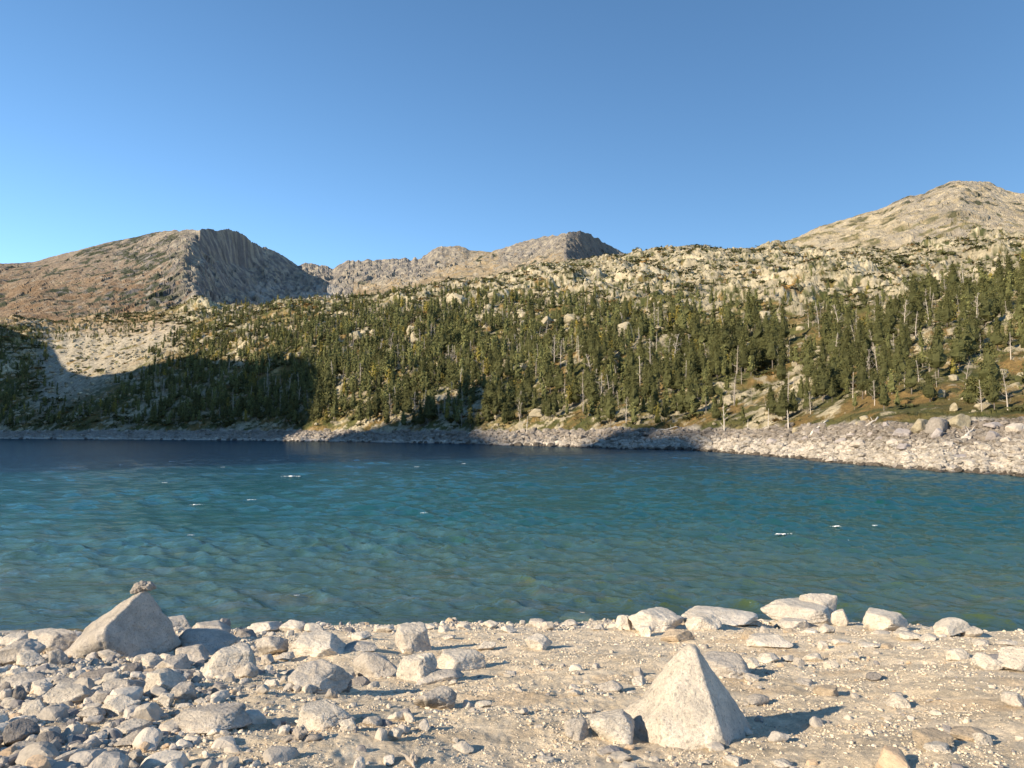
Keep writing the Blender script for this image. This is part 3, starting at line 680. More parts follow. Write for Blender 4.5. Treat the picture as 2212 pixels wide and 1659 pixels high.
R6(1225, 296, 180, 150, 'pointed boulder leaning behind the largest dome boulder', p=12, tone=0, depth=.6); R6(1098, 320, 162, 60, 'low white block in front of the largest dome boulder', p=12)
R6(1335, 310, 92, 84, 'upright rounded stone at the right end of the dome boulder group', p=8); R6(1560, 334, 218, 108, 'isolated round-topped boulder with a dark right end on the water line', p=8, n=8)
R6(1885, 362, 175, 92, 'blocky white boulder farthest right on the water line', p=15, n=6); R6(1960, 360, 90, 50, p=9, tone=0)
R6(1265, 344, 76, 48, p=12); R6(865, 304, 175, 36, 'brown flat ledge under the long flat-topped boulder', p=14, tone=3); R6(395, 358, 66, 52, p=13); R6(548, 387, 162, 72, 'wedge-shaped stone with shaded right tip in front of the domed boulder', p=14, tone=3)
R6(888, 378, 86, 56, p=9, tone=3); R6(985, 417, 208, 72, 'long pale stone on the sand below the largest dome boulder', p=14)
R6(770, 570, 275, 134, 'brown-sided boulder right behind the big pyramid boulder', p=10, tone=0); R6(908, 584, 72, 46, p=9); R6(905, 507, 76, 52, p=10); R6(985, 490, 112, 52, p=10)
R6(65, 864, 116, 102, 'rounded stone left of the pale wedge beside the big pyramid', p=7, tone=0); R6(238, 884, 218, 144, 'pale wedge stone against the left foot of the big pyramid', p=10)
R6(222, 620, 126, 56, p=9, tone=0); R6(365, 592, 72, 46, p=10); R6(937, 690, 112, 52, 'oval stone lying in the shade of the big pyramid', p=6, tone=0)
R6(1265, 640, 122, 56, p=10, tone=3); R6(1610, 704, 96, 68, 'half-buried pointed stone on the open sand far right', p=11, tone=1); R6(1775, 898, 172, 88, p=9, tone=3); R6(1950, 864, 192, 78, p=9, tone=3); R6(2015, 880, 86, 62, p=12)
R6(1800, 932, 132, 58, p=8); R6(2165, 526, 185, 122, 'large pale boulder with a crack at the right edge', p=8); R6(2035, 520, 132, 86, p=9); R6(1900, 474, 102, 60, p=9); R6(2170, 700, 112, 72, p=7)
R6(1485, 569, 72, 40, p=11, tone=2); R6(225, 944, 132, 60, p=10, tone=0); R6(1055, 987, 102, 38, p=10); R6(820, 980, 92, 50, p=11); R6(1288, 510, 66, 42, p=11); R6(1195, 475, 92, 40, p=10)
R6(1670, 374, 132, 46, p=9); R6(2130, 399, 92, 32, p=8); R6(1250, 422, 52, 40, p=13); R6(1755, 380, 90, 36, p=9); R6(1560, 420, 70, 34, p=9, tone=3); R6(2010, 400, 90, 34, p=9); R6(1700, 420, 80, 34, p=9, tone=1); R6(2200, 470, 60, 60, p=9)
R6(1160, 600, 90, 40, p=9, tone=0); R6(1080, 480, 70, 34, p=11); R6(1400, 470, 60, 34, p=11); R6(60, 640, 60, 30, p=11); R6(1330, 400, 80, 36, p=11, tone=1); R6(1470, 415, 110, 34, p=8, tone=1); R6(30, 310, 80, 34, p=8); R6(170, 330, 60, 30, p=8)
R6(1090, 340, 60, 26, p=9, tone=3); R6(1180, 345, 90, 30, p=9); R6(1640, 345, 70, 34, p=9); R6(1530, 350, 80, 26, p=8)

# the rough stone balanced on the left pyramid
def balanced():
    o = cairn; V = np.array([v.co[:] for v in o.data.vertices]); top = V[V[:, 2].argmax()] + np.array(o.location)
    w = 165 * .3 / FPX * top[1]; VV = []; FF = []; off = 0
    for k, (dx, dz, sw, sh, sd) in enumerate([(-.22, .02, .66, .50, 3), (.22, .14, .62, .40, 8), (.0, .18, .4, .42, 5)]):
        P, F, tn = rock_geo(900 + sd, w * sw, w * .5, w * sh, 10, 12, 4, None, .12)
        P = P + [dx * w, 0, dz * w]; VV.append(P); FF.append(F + off); off += len(P)
    V = np.concatenate(VV); c = np.repeat((GREY * .95)[None], len(V), 0)
    me = mesh_np('stone', V, np.concatenate(FF), c)
    o2 = link('stone', me, M_ROCK, loc=(top[0] - .02, top[1], top[2] - .05)); o2['category'] = 'stone'; o2['label'] = 'small rough knobbly stone balanced on the peak of the left pyramid boulder'
balanced()
bpy.context.view_layer.update()
print('rocks', len(ROCKS), time.time() - T0)

# ------------------------------------------------------------------ gravel and pebbles on the beach
def small_rocks(k, sub, seed, p=12, n=8, bump=.05):
    out = []
    for q in range(k):
        P, F, tn = rock_geo(seed + q, 1., 1., 1., p, n, sub, None, bump); out.append((P - [0, 0, .3], F))
    return out
PEB0 = small_rocks(10, 1, 2000, 14, 7, .0); PEB1 = small_rocks(14, 2, 2100, 12, 8, .05)
def scatter_beach():
    rg = np.random.default_rng(77)
    def place(n, rmin, rmax, pw):
        r = rmin * (rmax / rmin) ** rg.random(n); th = np.radians(rg.uniform(-50, 50, n)); return r * np.sin(th), r * np.cos(th)
    def stone_zone(x, y):   # 0..1 how stony the spot is
        d = np.interp(x, YW_X, YW_Y) - y
        nz = fbm(x / 1.1, y / .9, 601, 3)
        left = sstep(-1.0, -2.6, x + .22 * (y - 4.5) + .5 * nz); belt = sstep(4.2, 1.5, d + .8 * nz)
        return np.clip(np.maximum(left * .85, belt) + .25 * nz, 0.02, 1), d
    P = []; S = []; C = []
    # grit
    x, y = place(145000, 3.2, 17.5, 1); z_, d = stone_zone(x, y); n = fbm(x / .5, y / .5, 611, 3)
    k = (rg.random(len(x)) < np.clip(.42 + .5 * z_ + .8 * n, .04, 1)) & (d > -.4); x, y, z_ = x[k], y[k], z_[k]
    r = np.hypot(x, y); s = np.exp(rg.normal(size=len(x)) * .5) * .0072 * (r / 5) ** .6 * (1 + .6 * z_)
    P.append((x, y, s, 0))
    # pebbles
    x, y = place(32000, 3.2, 18.5, 1); z_, d = stone_zone(x, y)
    k = (rg.random(len(x)) < z_ ** 1.5 * .75 + .018) & (d > -1.4); x, y, z_ = x[k], y[k], z_[k]
    s = np.exp(rg.normal(size=len(x)) * .5) * .034 * (1 + .3 * z_); P.append((x, y, s, 1))
    # fist stones
    x, y = place(6400, 3.2, 18.5, 1); z_, d = stone_zone(x, y)
    k = (rg.random(len(x)) < z_ ** 1.6 * .55 + .012) & (d > -1.4); x, y = x[k], y[k]
    s = np.exp(rg.normal(size=len(x)) * .35) * .085; P.append((x, y, s, 1))
    VV = []; FF = []; CC = []; off = 0
    for x, y, s, kind in P:
        n = len(x); z = zbeach(x, y)
        scl = np.stack([s * rg.uniform(.8, 1.6, n), s * rg.uniform(.7, 1.2, n), s * rg.uniform(.5, 1.0, n)], 1)
        g = rg.random(n); x_ = x; cc = mix(np.array([.60, .52, .42]), np.array([.42, .375, .325]), g) * rg.uniform(.7, 1.12, n)[:, None]
        if kind == 0: cc = cc * .4 + np.array([.74, .61, .44]) * .6
        warm = rg.random(n) < .06; cc[warm] = np.array([.50, .37, .25]); dk = rg.random(n) < .07; cc[dk] = np.array([.24, .22, .21]); cc *= (.42 + .58 * sstep(.03, .12, z))[:, None]
        V, F, Cc = merge(PEB0 if kind == 0 else PEB1, np.stack([x, y, z], 1), scl, rg.uniform(0, 6.28, n), rg.normal(size=n) * .25, cc, rg.integers(0, 10, n))
        VV.append(V); FF.append(F + off); CC.append(Cc); off += len(V)
    me = mesh_np('gravel', np.concatenate(VV), np.concatenate(FF), np.concatenate(CC), smooth=False)
    link('gravel', me, M_PEB, kind='stuff', label='loose grit, pebbles and fist-sized stones strewn over the beach')
scatter_beach()
print('gravel', time.time() - T0)

# driftwood roots on the sand
def tube(path, rads, n=7, jit=0, seed=0):
    rg = np.random.default_rng(seed); path = np.array(path, float); V = []; F = []
    for i, (p, r) in enumerate(zip(path, rads)):
        t = path[min(i + 1, len(path) - 1)] - path[max(i - 1, 0)]; t /= np.linalg.norm(t) + 1e-9
        a = np.cross(t, [0, 0, 1.]) if abs(t[2]) < .9 else np.cross(t, [1., 0, 0]); a /= np.linalg.norm(a); b = np.cross(t, a)
        for k in range(n):
            an = 6.2832 * k / n; rr = r * (1 + jit * rg.normal()); V.append(p + rr * (math.cos(an) * a + math.sin(an) * b))
    for i in range(len(path) - 1):
        for k in range(n):
            q = i * n + k; q2 = i * n + (k + 1) % n; F += [(q, q2, q2 + n), (q, q2 + n, q + n)]
    V.append(path[0]); V.append(path[-1]); m = len(V)
    for k in range(n): F += [(m - 2, (k + 1) % n, k), (m - 1, (len(path) - 1) * n + k, (len(path) - 1) * n + (k + 1) % n)]
    return np.array(V), np.array(F, np.int32)
def join(parts):
    off = 0; VV = []; FF = []
    for V, F in parts: VV.append(V); FF.append(F + off); off += len(V)
    return np.concatenate(VV), np.concatenate(FF)
def driftwood(px, py, size, seed, label, k=6):
    rg = np.random.default_rng(seed); x, y, t = hit_beach(px, py); z = float(zbeach(np.array([x]), np.array([y]), False)[0])
    parts = []
    for i in range(k):
        a = 6.28 * i / k + rg.normal() * .3; L = size * rg.uniform(.5, 1.1); p = np.zeros(3); d = np.array([math.cos(a), math.sin(a), rg.uniform(.1, 1.0)]); path = [p.copy()]; 
        for q in range(6): d = d + rg.normal(size=3) * .35 + [0, 0, -.12]; d /= np.linalg.norm(d); p = p + d * L / 6; p[2] = max(p[2], -.01); path.append(p.copy())
        parts.append(tube(path, [size * .16 * (1 - q / 7.5) for q in range(7)], 8, .16, seed + i))
    P, F, tn = rock_geo(seed, size * .5, size * .4, size * .5, 10, 9, 3, None, .2); parts.append((P, F))
    V, F = join(parts); c = np.repeat(np.array([[.40, .34, .28]]), len(V), 0)
    me = mesh_np('driftwood_stump', V, F, c); o = link('driftwood_stump', me, M_DEAD, loc=(x, y, z)); o['label'] = label; o['category'] = 'driftwood'
driftwood(648, 1606, .19, 5, 'gnarled grey driftwood root lying on the sand below the half-buried boulder')
driftwood(600, 1645, .13, 9, 'thin splintered driftwood end at the bottom edge left of centre', 4)
driftwood(893, 1648, .10, 14, 'tiny dark split stump standing in the gravel at the bottom edge', 4)

# whitecaps: little ragged sheets of froth riding the wave tops
def foam():
    rg = np.random.default_rng(8); VV = []; FF = []; off = 0; Vd, Fd = ICO[1]
    for px, py, L in [(632, 1031, 30), (543, 1083, 16), (355, 1045, 12), (425, 1094, 22), (372, 998, 14), (1688, 1156, 34), (1805, 1139, 20), (1890, 1137, 14), (900, 1010, 10), (915, 1112, 14), (412, 1158, 16), (1003, 1003, 10), (288, 1163, 8), (480, 1011, 10), (260, 1006, 10), (1830, 1170, 8), (968, 1345, 16), (640, 1290, 10)]:
        x, y, z = ray(px, py); t = -CAM_H / float(z); X, Y = float(x) * t, float(y) * t; w = L / FPX * Y
        n = 46; a = rg.normal(size=n) * .3; P = np.stack([X + w * a * 1.1, Y + w * (rg.normal(size=n) * .10 + .25 * a), np.full(n, .0)], 1)
        P[:, 2] += .035 + .03 * rg.random(n) + .02 * (Y > 40) * 3; s = w * .035 * np.exp(rg.normal(size=n) * .5) * (1 - np.clip(np.abs(a), 0, .8))
        V, F, _ = merge([(Vd, Fd)], P, np.stack([s * 1.8, s, s * .45], 1), rg.random(n) * 6, None, None); VV.append(V); FF.append(F + off); off += len(V)
    V = np.concatenate(VV); me = mesh_np('foam', V, np.concatenate(FF), np.full((len(V), 3), .8))
    link('foam', me, col_material('froth', (), (), rough=.6), kind='stuff', label='white froth on the breaking wave tops')
foam()

# ------------------------------------------------------------------ trees
def pine_crown(seed, H, W, t0=.12, nb=55, clumps=6, tris=9, ts=.17, open_=.25):
    """branches leave the stem in loose whorls; every branch carries tufts of needle-like faces"""
    rg = np.random.default_rng(seed); Vs = []; 
    lean = rg.normal() * .03 * H
    shape = rg.uniform(.55, 1.0)
    for b in range(nb):
        t = t0 + (1 - t0) * (b + rg.random()) / nb; az = b * 2.4 + rg.normal() * .4
        env = W * min(1.0, ((1 - t) ** shape) * 1.35 + .04) * (.35 + .75 * rg.random()) * (1 if t > t0 + .1 else .75)
        if rg.random() < open_ * .5: continue
        up = .15 + .55 * t + rg.normal() * .12
        for k in range(clumps):
            f = (k + .4 + rg.random() * .5) / clumps; f = f ** .75
            q = np.array([math.cos(az) * env * f + lean * t, math.sin(az) * env * f, t * H + up * env * f * (f + .2)])
            m = tris; cen = q + rg.normal(size=(m, 3)) * [env * .13 + ts * .5, env * .13 + ts * .5, ts * .55]
            d1 = rg.normal(size=(m, 3)); d1[:, 2] = np.abs(d1[:, 2]) * .9 + .2; d1 /= np.linalg.norm(d1, axis=1)[:, None]
            d2 = rg.normal(size=(m, 3)); d2 -= (d2 * d1).sum(1)[:, None] * d1; d2 /= np.linalg.norm(d2, axis=1)[:, None]
            L = ts * rg.uniform(.8, 1.7, m)[:, None]; w = ts * .42
            Vs.append(np.stack([cen - d2 * w, cen + d2 * w, cen + d1 * L], 1).reshape(-1, 3))
    V = np.concatenate(Vs); F = np.arange(len(V), dtype=np.int32).reshape(-1, 3); nleaf = len(F)
    tt = np.linspace(t0 + .03, .97, 8)
    cv, cf = tube([(lean * t, 0, H * t) for t in tt], [W * .50 * min(1., (1 - t) ** shape * 1.3) * (.55 if i == 0 else 1) for i, t in enumerate(tt)], 7, .22, seed)  # dark inner cone added to block light, so the crown's far side shades
    tone = np.repeat(rg.uniform(.7, 1.3, nleaf), 3)[:, None]
    hue = np.repeat(rg.random(nleaf), 3)[:, None]
    C = (np.array([.135, .125, .045]) * (1 - hue) + np.array([.078, .088, .034]) * hue) * tone
    C = np.concatenate([C, np.repeat([[.062, .064, .024]], len(cv), 0)]); F = np.concatenate([F, cf + len(V)]); V = np.concatenate([V, cv])
    return V, F, C, lean
def pine_trunk(seed, H, lean, r=.13, dead_twigs=5):
    rg = np.random.default_rng(seed + 50); path = [(lean * t + rg.normal() * .02 * (t > 0), rg.normal() * .02 * (t > 0), H * .93 * t - .4 * (t == 0)) for t in np.linspace(0, 1, 7)]
    parts = [tube(path, [r * (1 - .88 * t) for t in np.linspace(0, 1, 7)], 6)]
    for k in range(dead_twigs):
        t = rg.uniform(.05, .4); a = rg.random() * 6.28; L = rg.uniform(.5, 1.2); p0 = np.array([lean * t, 0, H * .93 * t])
        parts.append(tube([p0, p0 + [math.cos(a) * L, math.sin(a) * L, .15 * L]], [r * .2, .01], 3))
    return join(parts)
def snag_geo(seed, H, r=.13, nb=24, style=0):
    rg = np.random.default_rng(seed); bend = rg.normal(size=2) * .05 * H
    ts = np.linspace(0, 1, 9); path = [np.array([bend[0] * t * t, bend[1] * t * t, H * t - .3 * (t == 0)]) for t in ts]
    trunk = tube(path, [r * (1 - .82 * t) for t in ts], 6, .05, seed)
    br = []
    for k in range(nb):
        t = rg.uniform(.18, .97); a = rg.random() * 6.28; L = (1.05 - t) ** .6 * rg.uniform(.10, .30) * H * (1.35 if style == 1 else .9)
        p = np.array([bend[0] * t * t, bend[1] * t * t, H * t]); d = np.array([math.cos(a), math.sin(a), rg.uniform(-.25, .5) + (.5 if style == 1 else 0)]); pa = [p.copy()]; n = 5
        for q in range(n): d = d + rg.normal(size=3) * .22 + [0, 0, .10]; d /= np.linalg.norm(d); p = p + d * L / n; pa.append(p.copy())
        br.append(tube(pa, [r * .30 * (1 - .8 * q / n) for q in range(n + 1)], 3))
        if style == 1 or rg.random() < .5:
            for q in (2, 3, 4):
                d2 = rg.normal(size=3); d2[2] = abs(d2[2]); d2 /= np.linalg.norm(d2); br.append(tube([pa[q] - d2 * r * .05, pa[q] + d2 * L * .3], [r * .13, .008], 3))
    br.append(tube([q * np.array([1, 1, .97]) for q in path[1:]], [r * (1 - .82 * t) * .55 for t in ts[1:]], 4))
    return trunk, join(br)

def up_line(px): return np.interp(px, [0, 90, 110, 200, 340, 400, 750, 900, 1100, 1300, 1500, 1700, 1900, 2050, 2212], [735, 735, 820, 860, 735, 668, 648, 640, 655, 680, 700, 712, 700, 650, 612])
def density(px, py, x, y):
    d = py - up_line(px); cl = fbm(x / 34, y / 34, 701, 3); cf = fbm(x / 11, y / 11, 705, 2)
    right = sstep(1450, 1700, px)
    dn = sstep(-45, 110, d) * (.70 - .14 * right + cl * (.95 + .35 * right) + .75 * cf)
    sparse = np.clip(.34 + .6 * cl + .3 * cf, 0, .5) * np.exp(np.clip(d, -400, 0) / 55.) * sstep(550, 800, px)
    out = np.maximum(np.clip(dn, 0, 1), sparse)
    # scree field with its two clumps of trees
    scree = (px > 95) & (px < 385) & (py > 690) & (py < 800 + .4 * (330 - px)) & (d < 10)
    out = np.where(scree, .0, out)
    tuft = ((px > 118) & (px < 335) & (py > 672 - (px - 118) * .02) & (py < 742 - (px - 118) * .12)); out = np.where(tuft, .55 + cl, out)
    out = np.where((px < 105) & (py > 700), .55 + cl + cf * .6, out)
    out = np.where((px > 60) & (px < 230) & (py > 790) & (py < 890), out * .35, out)
    out = np.where((px > 2040) & (py > 640), np.maximum(out, .36 + .6 * cf), out)
    out = out * (1 - .8 * sstep(15, 8, np.hypot((px - 1690) / 4, (py - 690) / 1.5)))
    return out
def sample_slope(n, rg, lo=1.03, hi=1.02, pxr=(-700, 2600)):
    th = px_theta(rg.uniform(px_theta(pxr[0]), px_theta(pxr[1]), n) * 0 + np.tan(rg.uniform(px_theta(pxr[0]), px_theta(pxr[1]), n)) * FPX + CX)
    px = CX + FPX * np.tan(th); rim = np.interp(px, FT.px, FT.rim) + 5; lo = 1 + (lo - 1) * .3; rc = np.interp(px, FT.px, FT.rc)
    r = np.sqrt(rg.random(n) * ((rc * hi) ** 2 - (rim * lo) ** 2) + (rim * lo) ** 2)
    x, y = r * np.sin(th), r * np.cos(th); z = zfront(x, y); P = proj(x, y, z)
    return x, y, z, P[0], P[1], r
def thin(x, y, dmin, order=None):
    """drop points nearer than dmin (grid hash)"""
    keep = []; cell = {}
    for i in range(len(x)):
        c = (int(x[i] // dmin), int(y[i] // dmin)); ok = True
        for a in (-1, 0, 1):
            for b in (-1, 0, 1):
                for j in cell.get((c[0] + a, c[1] + b), ()):
                    if (x[i] - x[j]) ** 2 + (y[i] - y[j]) ** 2 < dmin * dmin: ok = False
        if ok: cell.setdefault(c, []).append(i); keep.append(i)
    return np.array(keep)
PINE_HI = []
for q in range(9):
    H = [9., 8., 7.5, 10., 8.5, 9.5, 6., 5., 4.][q]; W = [2.7, 3.1, 2.3, 3.0, 3.4, 2.5, 2.2, 2.1, 1.9][q]
    V, F, C, lean = pine_crown(3000 + q, H, W, [.2, .12, .1, .25, .15, .18, .06, .05, .04][q], nb=58, clumps=6, tris=10, ts=.19 if q < 6 else .15, open_=[.3, .5, .2, .6, .4, .3, .1, .1, .1][q])
    T = pine_trunk(3000 + q, H, lean); PINE_HI.append((V, F, C, T, H))
def lo_pine(seed, H, W, t0, nb):
    V, F, C, lean = pine_crown(seed, H, W, t0, nb=nb, clumps=3, tris=2, ts=.52, open_=.3)
    T = tube([(0, 0, -.4), (lean, 0, H * .9)], [.14, .03], 3)
    tv, tf = T; return np.concatenate([V, tv]), np.concatenate([F, tf + len(V)]), np.concatenate([C, np.repeat([[.17, .14, .12]], len(tv), 0)])
PINE_LO = [lo_pine(3200 + q, 8., w, t, 34) for q, (w, t) in enumerate([(1.9, .15), (2.5, .1), (1.7, .12), (2.3, .25), (2.7, .08), (1.9, .3), (2.2, .1), (2.4, .2)])]
def lo_snag(seed, H):
    a, b = snag_geo(seed, H, .14, 13, seed % 2); V, F = join([a, b]); return V, F, np.repeat([[1., 1., 1.]], len(V), 0)
SNAG_LO = [lo_snag(3300 + q, 8.) for q in range(6)]
SNAG_HI = [snag_geo(3400 + q, 8., .15, 26, q % 2) for q in range(8)]

rg = np.random.default_rng(2024)
X_, Y_, Z_, PX_, PY_, R_ = sample_slope(115000, rg)
dn = density(PX_, PY_, X_, Y_); fr_ = R_ / np.interp(PX_, FT.px, FT.rim)
k = rg.random(len(X_)) < dn * .38
X_, Y_, Z_, PX_, PY_, R_ = [a[k] for a in (X_, Y_, Z_, PX_, PY_, R_)]
k = thin(X_, Y_, 2.7); X_, Y_, Z_, PX_, PY_, R_ = [a[k] for a in (X_, Y_, Z_, PX_, PY_, R_)]
n = len(X_); sc1 = np.clip(np.exp(rg.normal(size=n) * .30), .5, 1.7)
hgt = 6.8 * sc1 * (1 + .42 * sstep(220, 360, R_)) * (1 - .42 * sstep(520, 950, R_)) * (1 - .30 * sstep(640, 560, PY_)) * (1 - .38 * sstep(10, -40, PY_ - up_line(PX_)))
hgt *= np.where(R_ < 260, np.clip(.78 + .22 * (R_ - 90) / 170, .75, 1), 1)
isn = rg.random(n) < .17 + .10 * sstep(0, .6, fbm(X_ / 50, Y_ / 50, 711, 2))
inview = (PX_ > -10) & (PX_ < 2222)
big_ = np.where(inview, hgt / R_, 0)
ordl = np.argsort(-np.where(isn, 0, big_))[:300]; ords = np.argsort(-np.where(isn, big_, 0))[:170]
ind = np.zeros(n, bool); ind[ordl] = True; ind[ords] = True
print('trees', n, 'snags', isn.sum(), 'r of smallest individual', R_[ordl].max(), time.time() - T0)
# merged far forest and far dead trees
def far_mass(name, mask, protos, mat, label, base=None):
    i = np.nonzero(mask)[0]; m = len(i); s = hgt[i] / 8.; sx = s * rg.uniform(.8, 1.25, m)
    tone = rg.uniform(.6, 1.5, m)[:, None]; cc = np.ones((m, 3)) * tone
    if base is not None: cc = cc * base
    else: cc = cc * (1.08 + (rg.random((m, 1)) < .06) * np.array([[.8, .45, -.1]]))     # a few yellowing crowns
    V, F, C = merge(protos, np.stack([X_[i], Y_[i], Z_[i] - .2], 1), np.stack([sx, sx, s], 1), rg.uniform(0, 6.28, m), rg.normal(size=m) * .04, cc, rg.integers(0, len(protos), m))
    link(name, mesh_np(name, V, F, C, smooth=False), mat, kind='stuff', label=label)
far_mass('distant_forest', (~isn) & (~ind), PINE_LO, M_FOL, 'pine forest covering the slope above the far shore')
far_mass('distant_dead_trees', isn & (~ind), SNAG_LO, M_DEAD, 'grey dead pines scattered through the forest', np.array([.36, .31, .27]))

# individual trees: the largest in the picture
def tree_obj(i, dead):
    nm = 'dead_pine' if dead else 'pine_tree'
    e = bpy.data.objects.new(nm, None); COL.objects.link(e); e.empty_display_size = .5
    e.location = (X_[i], Y_[i], Z_[i] - .2)
    e['category'] = 'dead tree' if dead else 'tree'
    e['group'] = 'dead pines standing in the forest' if dead else 'pines of the near slope'
    if dead:
        q = int(h2(np.array([i]), np.array([3]))[0] * 8) % 8
        if SN_ME[q][0] is None:
            for a, nm2 in enumerate(('trunk', 'branches')):
                V, F = SNAG_HI[q][a]; me = mesh_np(nm2, V, F, np.repeat([[.44, .385, .325]], len(V), 0)); me.materials.append(M_DEAD); SN_ME[q][a] = me
        s = hgt[i] / 8. * 1.02; e.scale = (s, s, s)
        for a, nm2 in enumerate(('trunk', 'branches')): link(nm2, SN_ME[q][a], None, e)
    else:
        young = hgt[i] < 5.5
        q = (6 + i % 3) if young else i % 6
        if PI_ME[q][0] is None:
            V, F, C, T, H = PINE_HI[q]; me = mesh_np('crown', V, F, C, smooth=False); me.materials.append(M_FOL)
            m2 = mesh_np('trunk', T[0], T[1], np.repeat([[.20, .17, .145]], len(T[0]), 0)); m2.materials.append(M_BARK); PI_ME[q] = [me, m2]
        s = hgt[i] / PINE_HI[q][4]; e.scale = (s * (.9 + .3 * h2(np.array([i]), np.array([5]))[0]), s * 1.05, s)
        link('crown', PI_ME[q][0], None, e); link('trunk', PI_ME[q][1], None, e)
    e.rotation_euler = (0, 0, float(h2(np.array([i]), np.array([9]))[0]) * 6.28)
    return e, q
SN_ME = [[None, None] for _ in range(8)]; PI_ME = [[None, None] for _ in range(9)]
TREES = [(i, False, *tree_obj(i, False)) for i in ordl] + [(i, True, *tree_obj(i, True)) for i in ords]

# undergrowth and loose blocks over the slope
def low_shrub(seed):
    r_ = np.random.default_rng(seed); n = 34; c = r_.normal(size=(n, 3)) * [.42, .42, .16]; c[:, 2] = np.abs(c[:, 2]) + .1
    d = r_.normal(size=(n, 3, 3)) * .20; V = (c[:, None, :] + d).reshape(-1, 3); return V, np.arange(n * 3, dtype=np.int32).reshape(-1, 3), np.repeat(r_.uniform(.7, 1.3, n), 3)[:, None] * np.ones((1, 3))
def undergrowth():
    x, y, z, px, py, r = sample_slope(40000, rg, 1.01)
    k = (rg.random(len(x)) < np.clip(.18 + 1.7 * fbm(x / 38, y / 24, 721, 3), .02, 1) * (1 - .9 * ((px > 95) & (px < 385) & (py > 700) & (py < 860)))); x, y, z, px, py, r = [a[k] for a in (x, y, z, px, py, r)]
    n = len(x); s = np.exp(rg.normal(size=n) * .35) * np.clip(.55 + r / 330, .6, 2.6)
    base = mix(np.array([.085, .085, .03]), np.array([.062, .062, .024]), rg.random(n)); rust = rg.random(n) < .10; base[rust] = [.20, .12, .04]
    V, F, C = merge([low_shrub(q) for q in range(6)], np.stack([x, y, z], 1), np.stack([s * 1.3, s * 1.3, s * .9], 1), rg.random(n) * 6, None, base, rg.integers(0, 6, n))
    link('undergrowth', mesh_np('undergrowth', V, F, C, smooth=False), M_FOL, kind='stuff', label='low juniper and heather scrub between the trees')
undergrowth()
BLK = [(lambda q: q)(q) for q in small_rocks(12, 1, 2300, 18, 7, .0)]; BLK2 = small_rocks(10, 2, 2400, 14, 8, .05)
def slope_blocks():
    VV = []; FF = []; CC = []; off = 0
    x, y, z, px, py, r = sample_slope(22000, rg, 1.0)
    rk = fbm(x / 30, y / 30, 731, 3); scr = (px > 95) & (px < 385) & (py > 700) & (py < 870); k = rg.random(len(x)) < np.clip(.30 + .5 * scr + .8 * rk + .22 * sstep(700, 590, py), .03, 1); x, y, z, r = x[k], y[k], z[k], r[k]; n = len(x)
    s = np.exp(rg.normal(size=n) * .75) * np.clip(.5 + r / 420, .5, 2.6) * .62; s = np.minimum(s, 4.2)
    c = mix(np.array([.42, .36, .245]), np.array([.30, .26, .185]), rg.random(n)); c[rg.random(n) < .25] *= .65
    V, F, C = merge(BLK, np.stack([x, y, z], 1), np.stack([s * rg.uniform(.8, 1.6, n), s * rg.uniform(.8, 1.3, n), s * rg.uniform(.5, 1.1, n)], 1), rg.random(n) * 6, rg.normal(size=n) * .3, c, rg.integers(0, 12, n))
    link('slope_rocks', mesh_np('slope_rocks', V, F, C, smooth=False), M_HILL, kind='stuff', label='pale granite blocks strewn over the wooded slope')
    # the bare belt below the trees
    px = rg.uniform(-500, 2600, 30000) ; px = np.where(rg.random(30000) < .5, rg.uniform(1100, 2300, 30000), px); th = px_theta(px)
    rw = np.interp(px, FT.px, FT.rw); rm = np.interp(px, FT.px, FT.rim); r = rw + (rm - rw) * rg.uniform(-.02, 1.0, 30000); f = (r - rw) / (rm - rw)
    x, y = r * np.sin(th), r * np.cos(th); z = zfront(x, y); n = len(x)
    s = np.minimum(np.exp(rg.normal(size=n) * .75) * .22, 1.1) * np.clip(r / 130, .75, 2.2)
    c = mix(np.array([.53, .47, .395]), np.array([.29, .25, .21]), np.clip(sstep(.40, .66, f + .12 * rg.normal(size=n)) + .75 * sstep(1500, 1100, px) * (f > .15), 0, 1)) * rg.uniform(.8, 1.12, n)[:, None]  # left blocks darkened as well, painting in the shade over that stretch
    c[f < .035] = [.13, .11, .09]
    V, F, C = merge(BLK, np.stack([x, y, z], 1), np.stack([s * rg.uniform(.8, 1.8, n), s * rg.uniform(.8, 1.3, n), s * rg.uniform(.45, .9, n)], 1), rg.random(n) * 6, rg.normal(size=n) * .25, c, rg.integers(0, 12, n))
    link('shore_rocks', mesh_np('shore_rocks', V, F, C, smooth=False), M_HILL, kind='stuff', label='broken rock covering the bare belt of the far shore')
slope_blocks()
print('slope', time.time() - T0)

# big single boulders on the far belt and in the wood, and bleached logs washed up there
FARROCK = []
def far_rock(px, by, wpx, hpx, label, tone=0, p=12, seed=None, depth=.8, n=9, on='belt'):
    x, y, z, r = [float(v) for v in hit_front(px, by)]
    w = wpx / FPX * y; h = hpx / FPX * y * 1.15; dp = w * depth
    base = [np.array([.50, .44, .37]), np.array([.36, .31, .215]), np.array([.36, .32, .30]), np.array([.26, .23, .20])][tone]
    P, F, tn = rock_geo(seed or int(px * 3 + by) % 997, w, dp, h, p * 1.5, n, 4 if wpx > 24 else 3, None, .045)
    o = link('shore_boulder', mesh_np('shore_boulder', P, F, tn[:, None] * base[None]), M_BOULD, loc=(x + x / r * dp * .35, y + y / r * dp * .35, z - .14 * h))
    o['category'] = 'boulder'; o['group'] = 'boulders on the far shore'; FARROCK.append([o, px, by - hpx / 2, wpx, label, p, tone])
C7 = lambda x, y: (1603.9 + x * .275, 553.1 + y * .275)
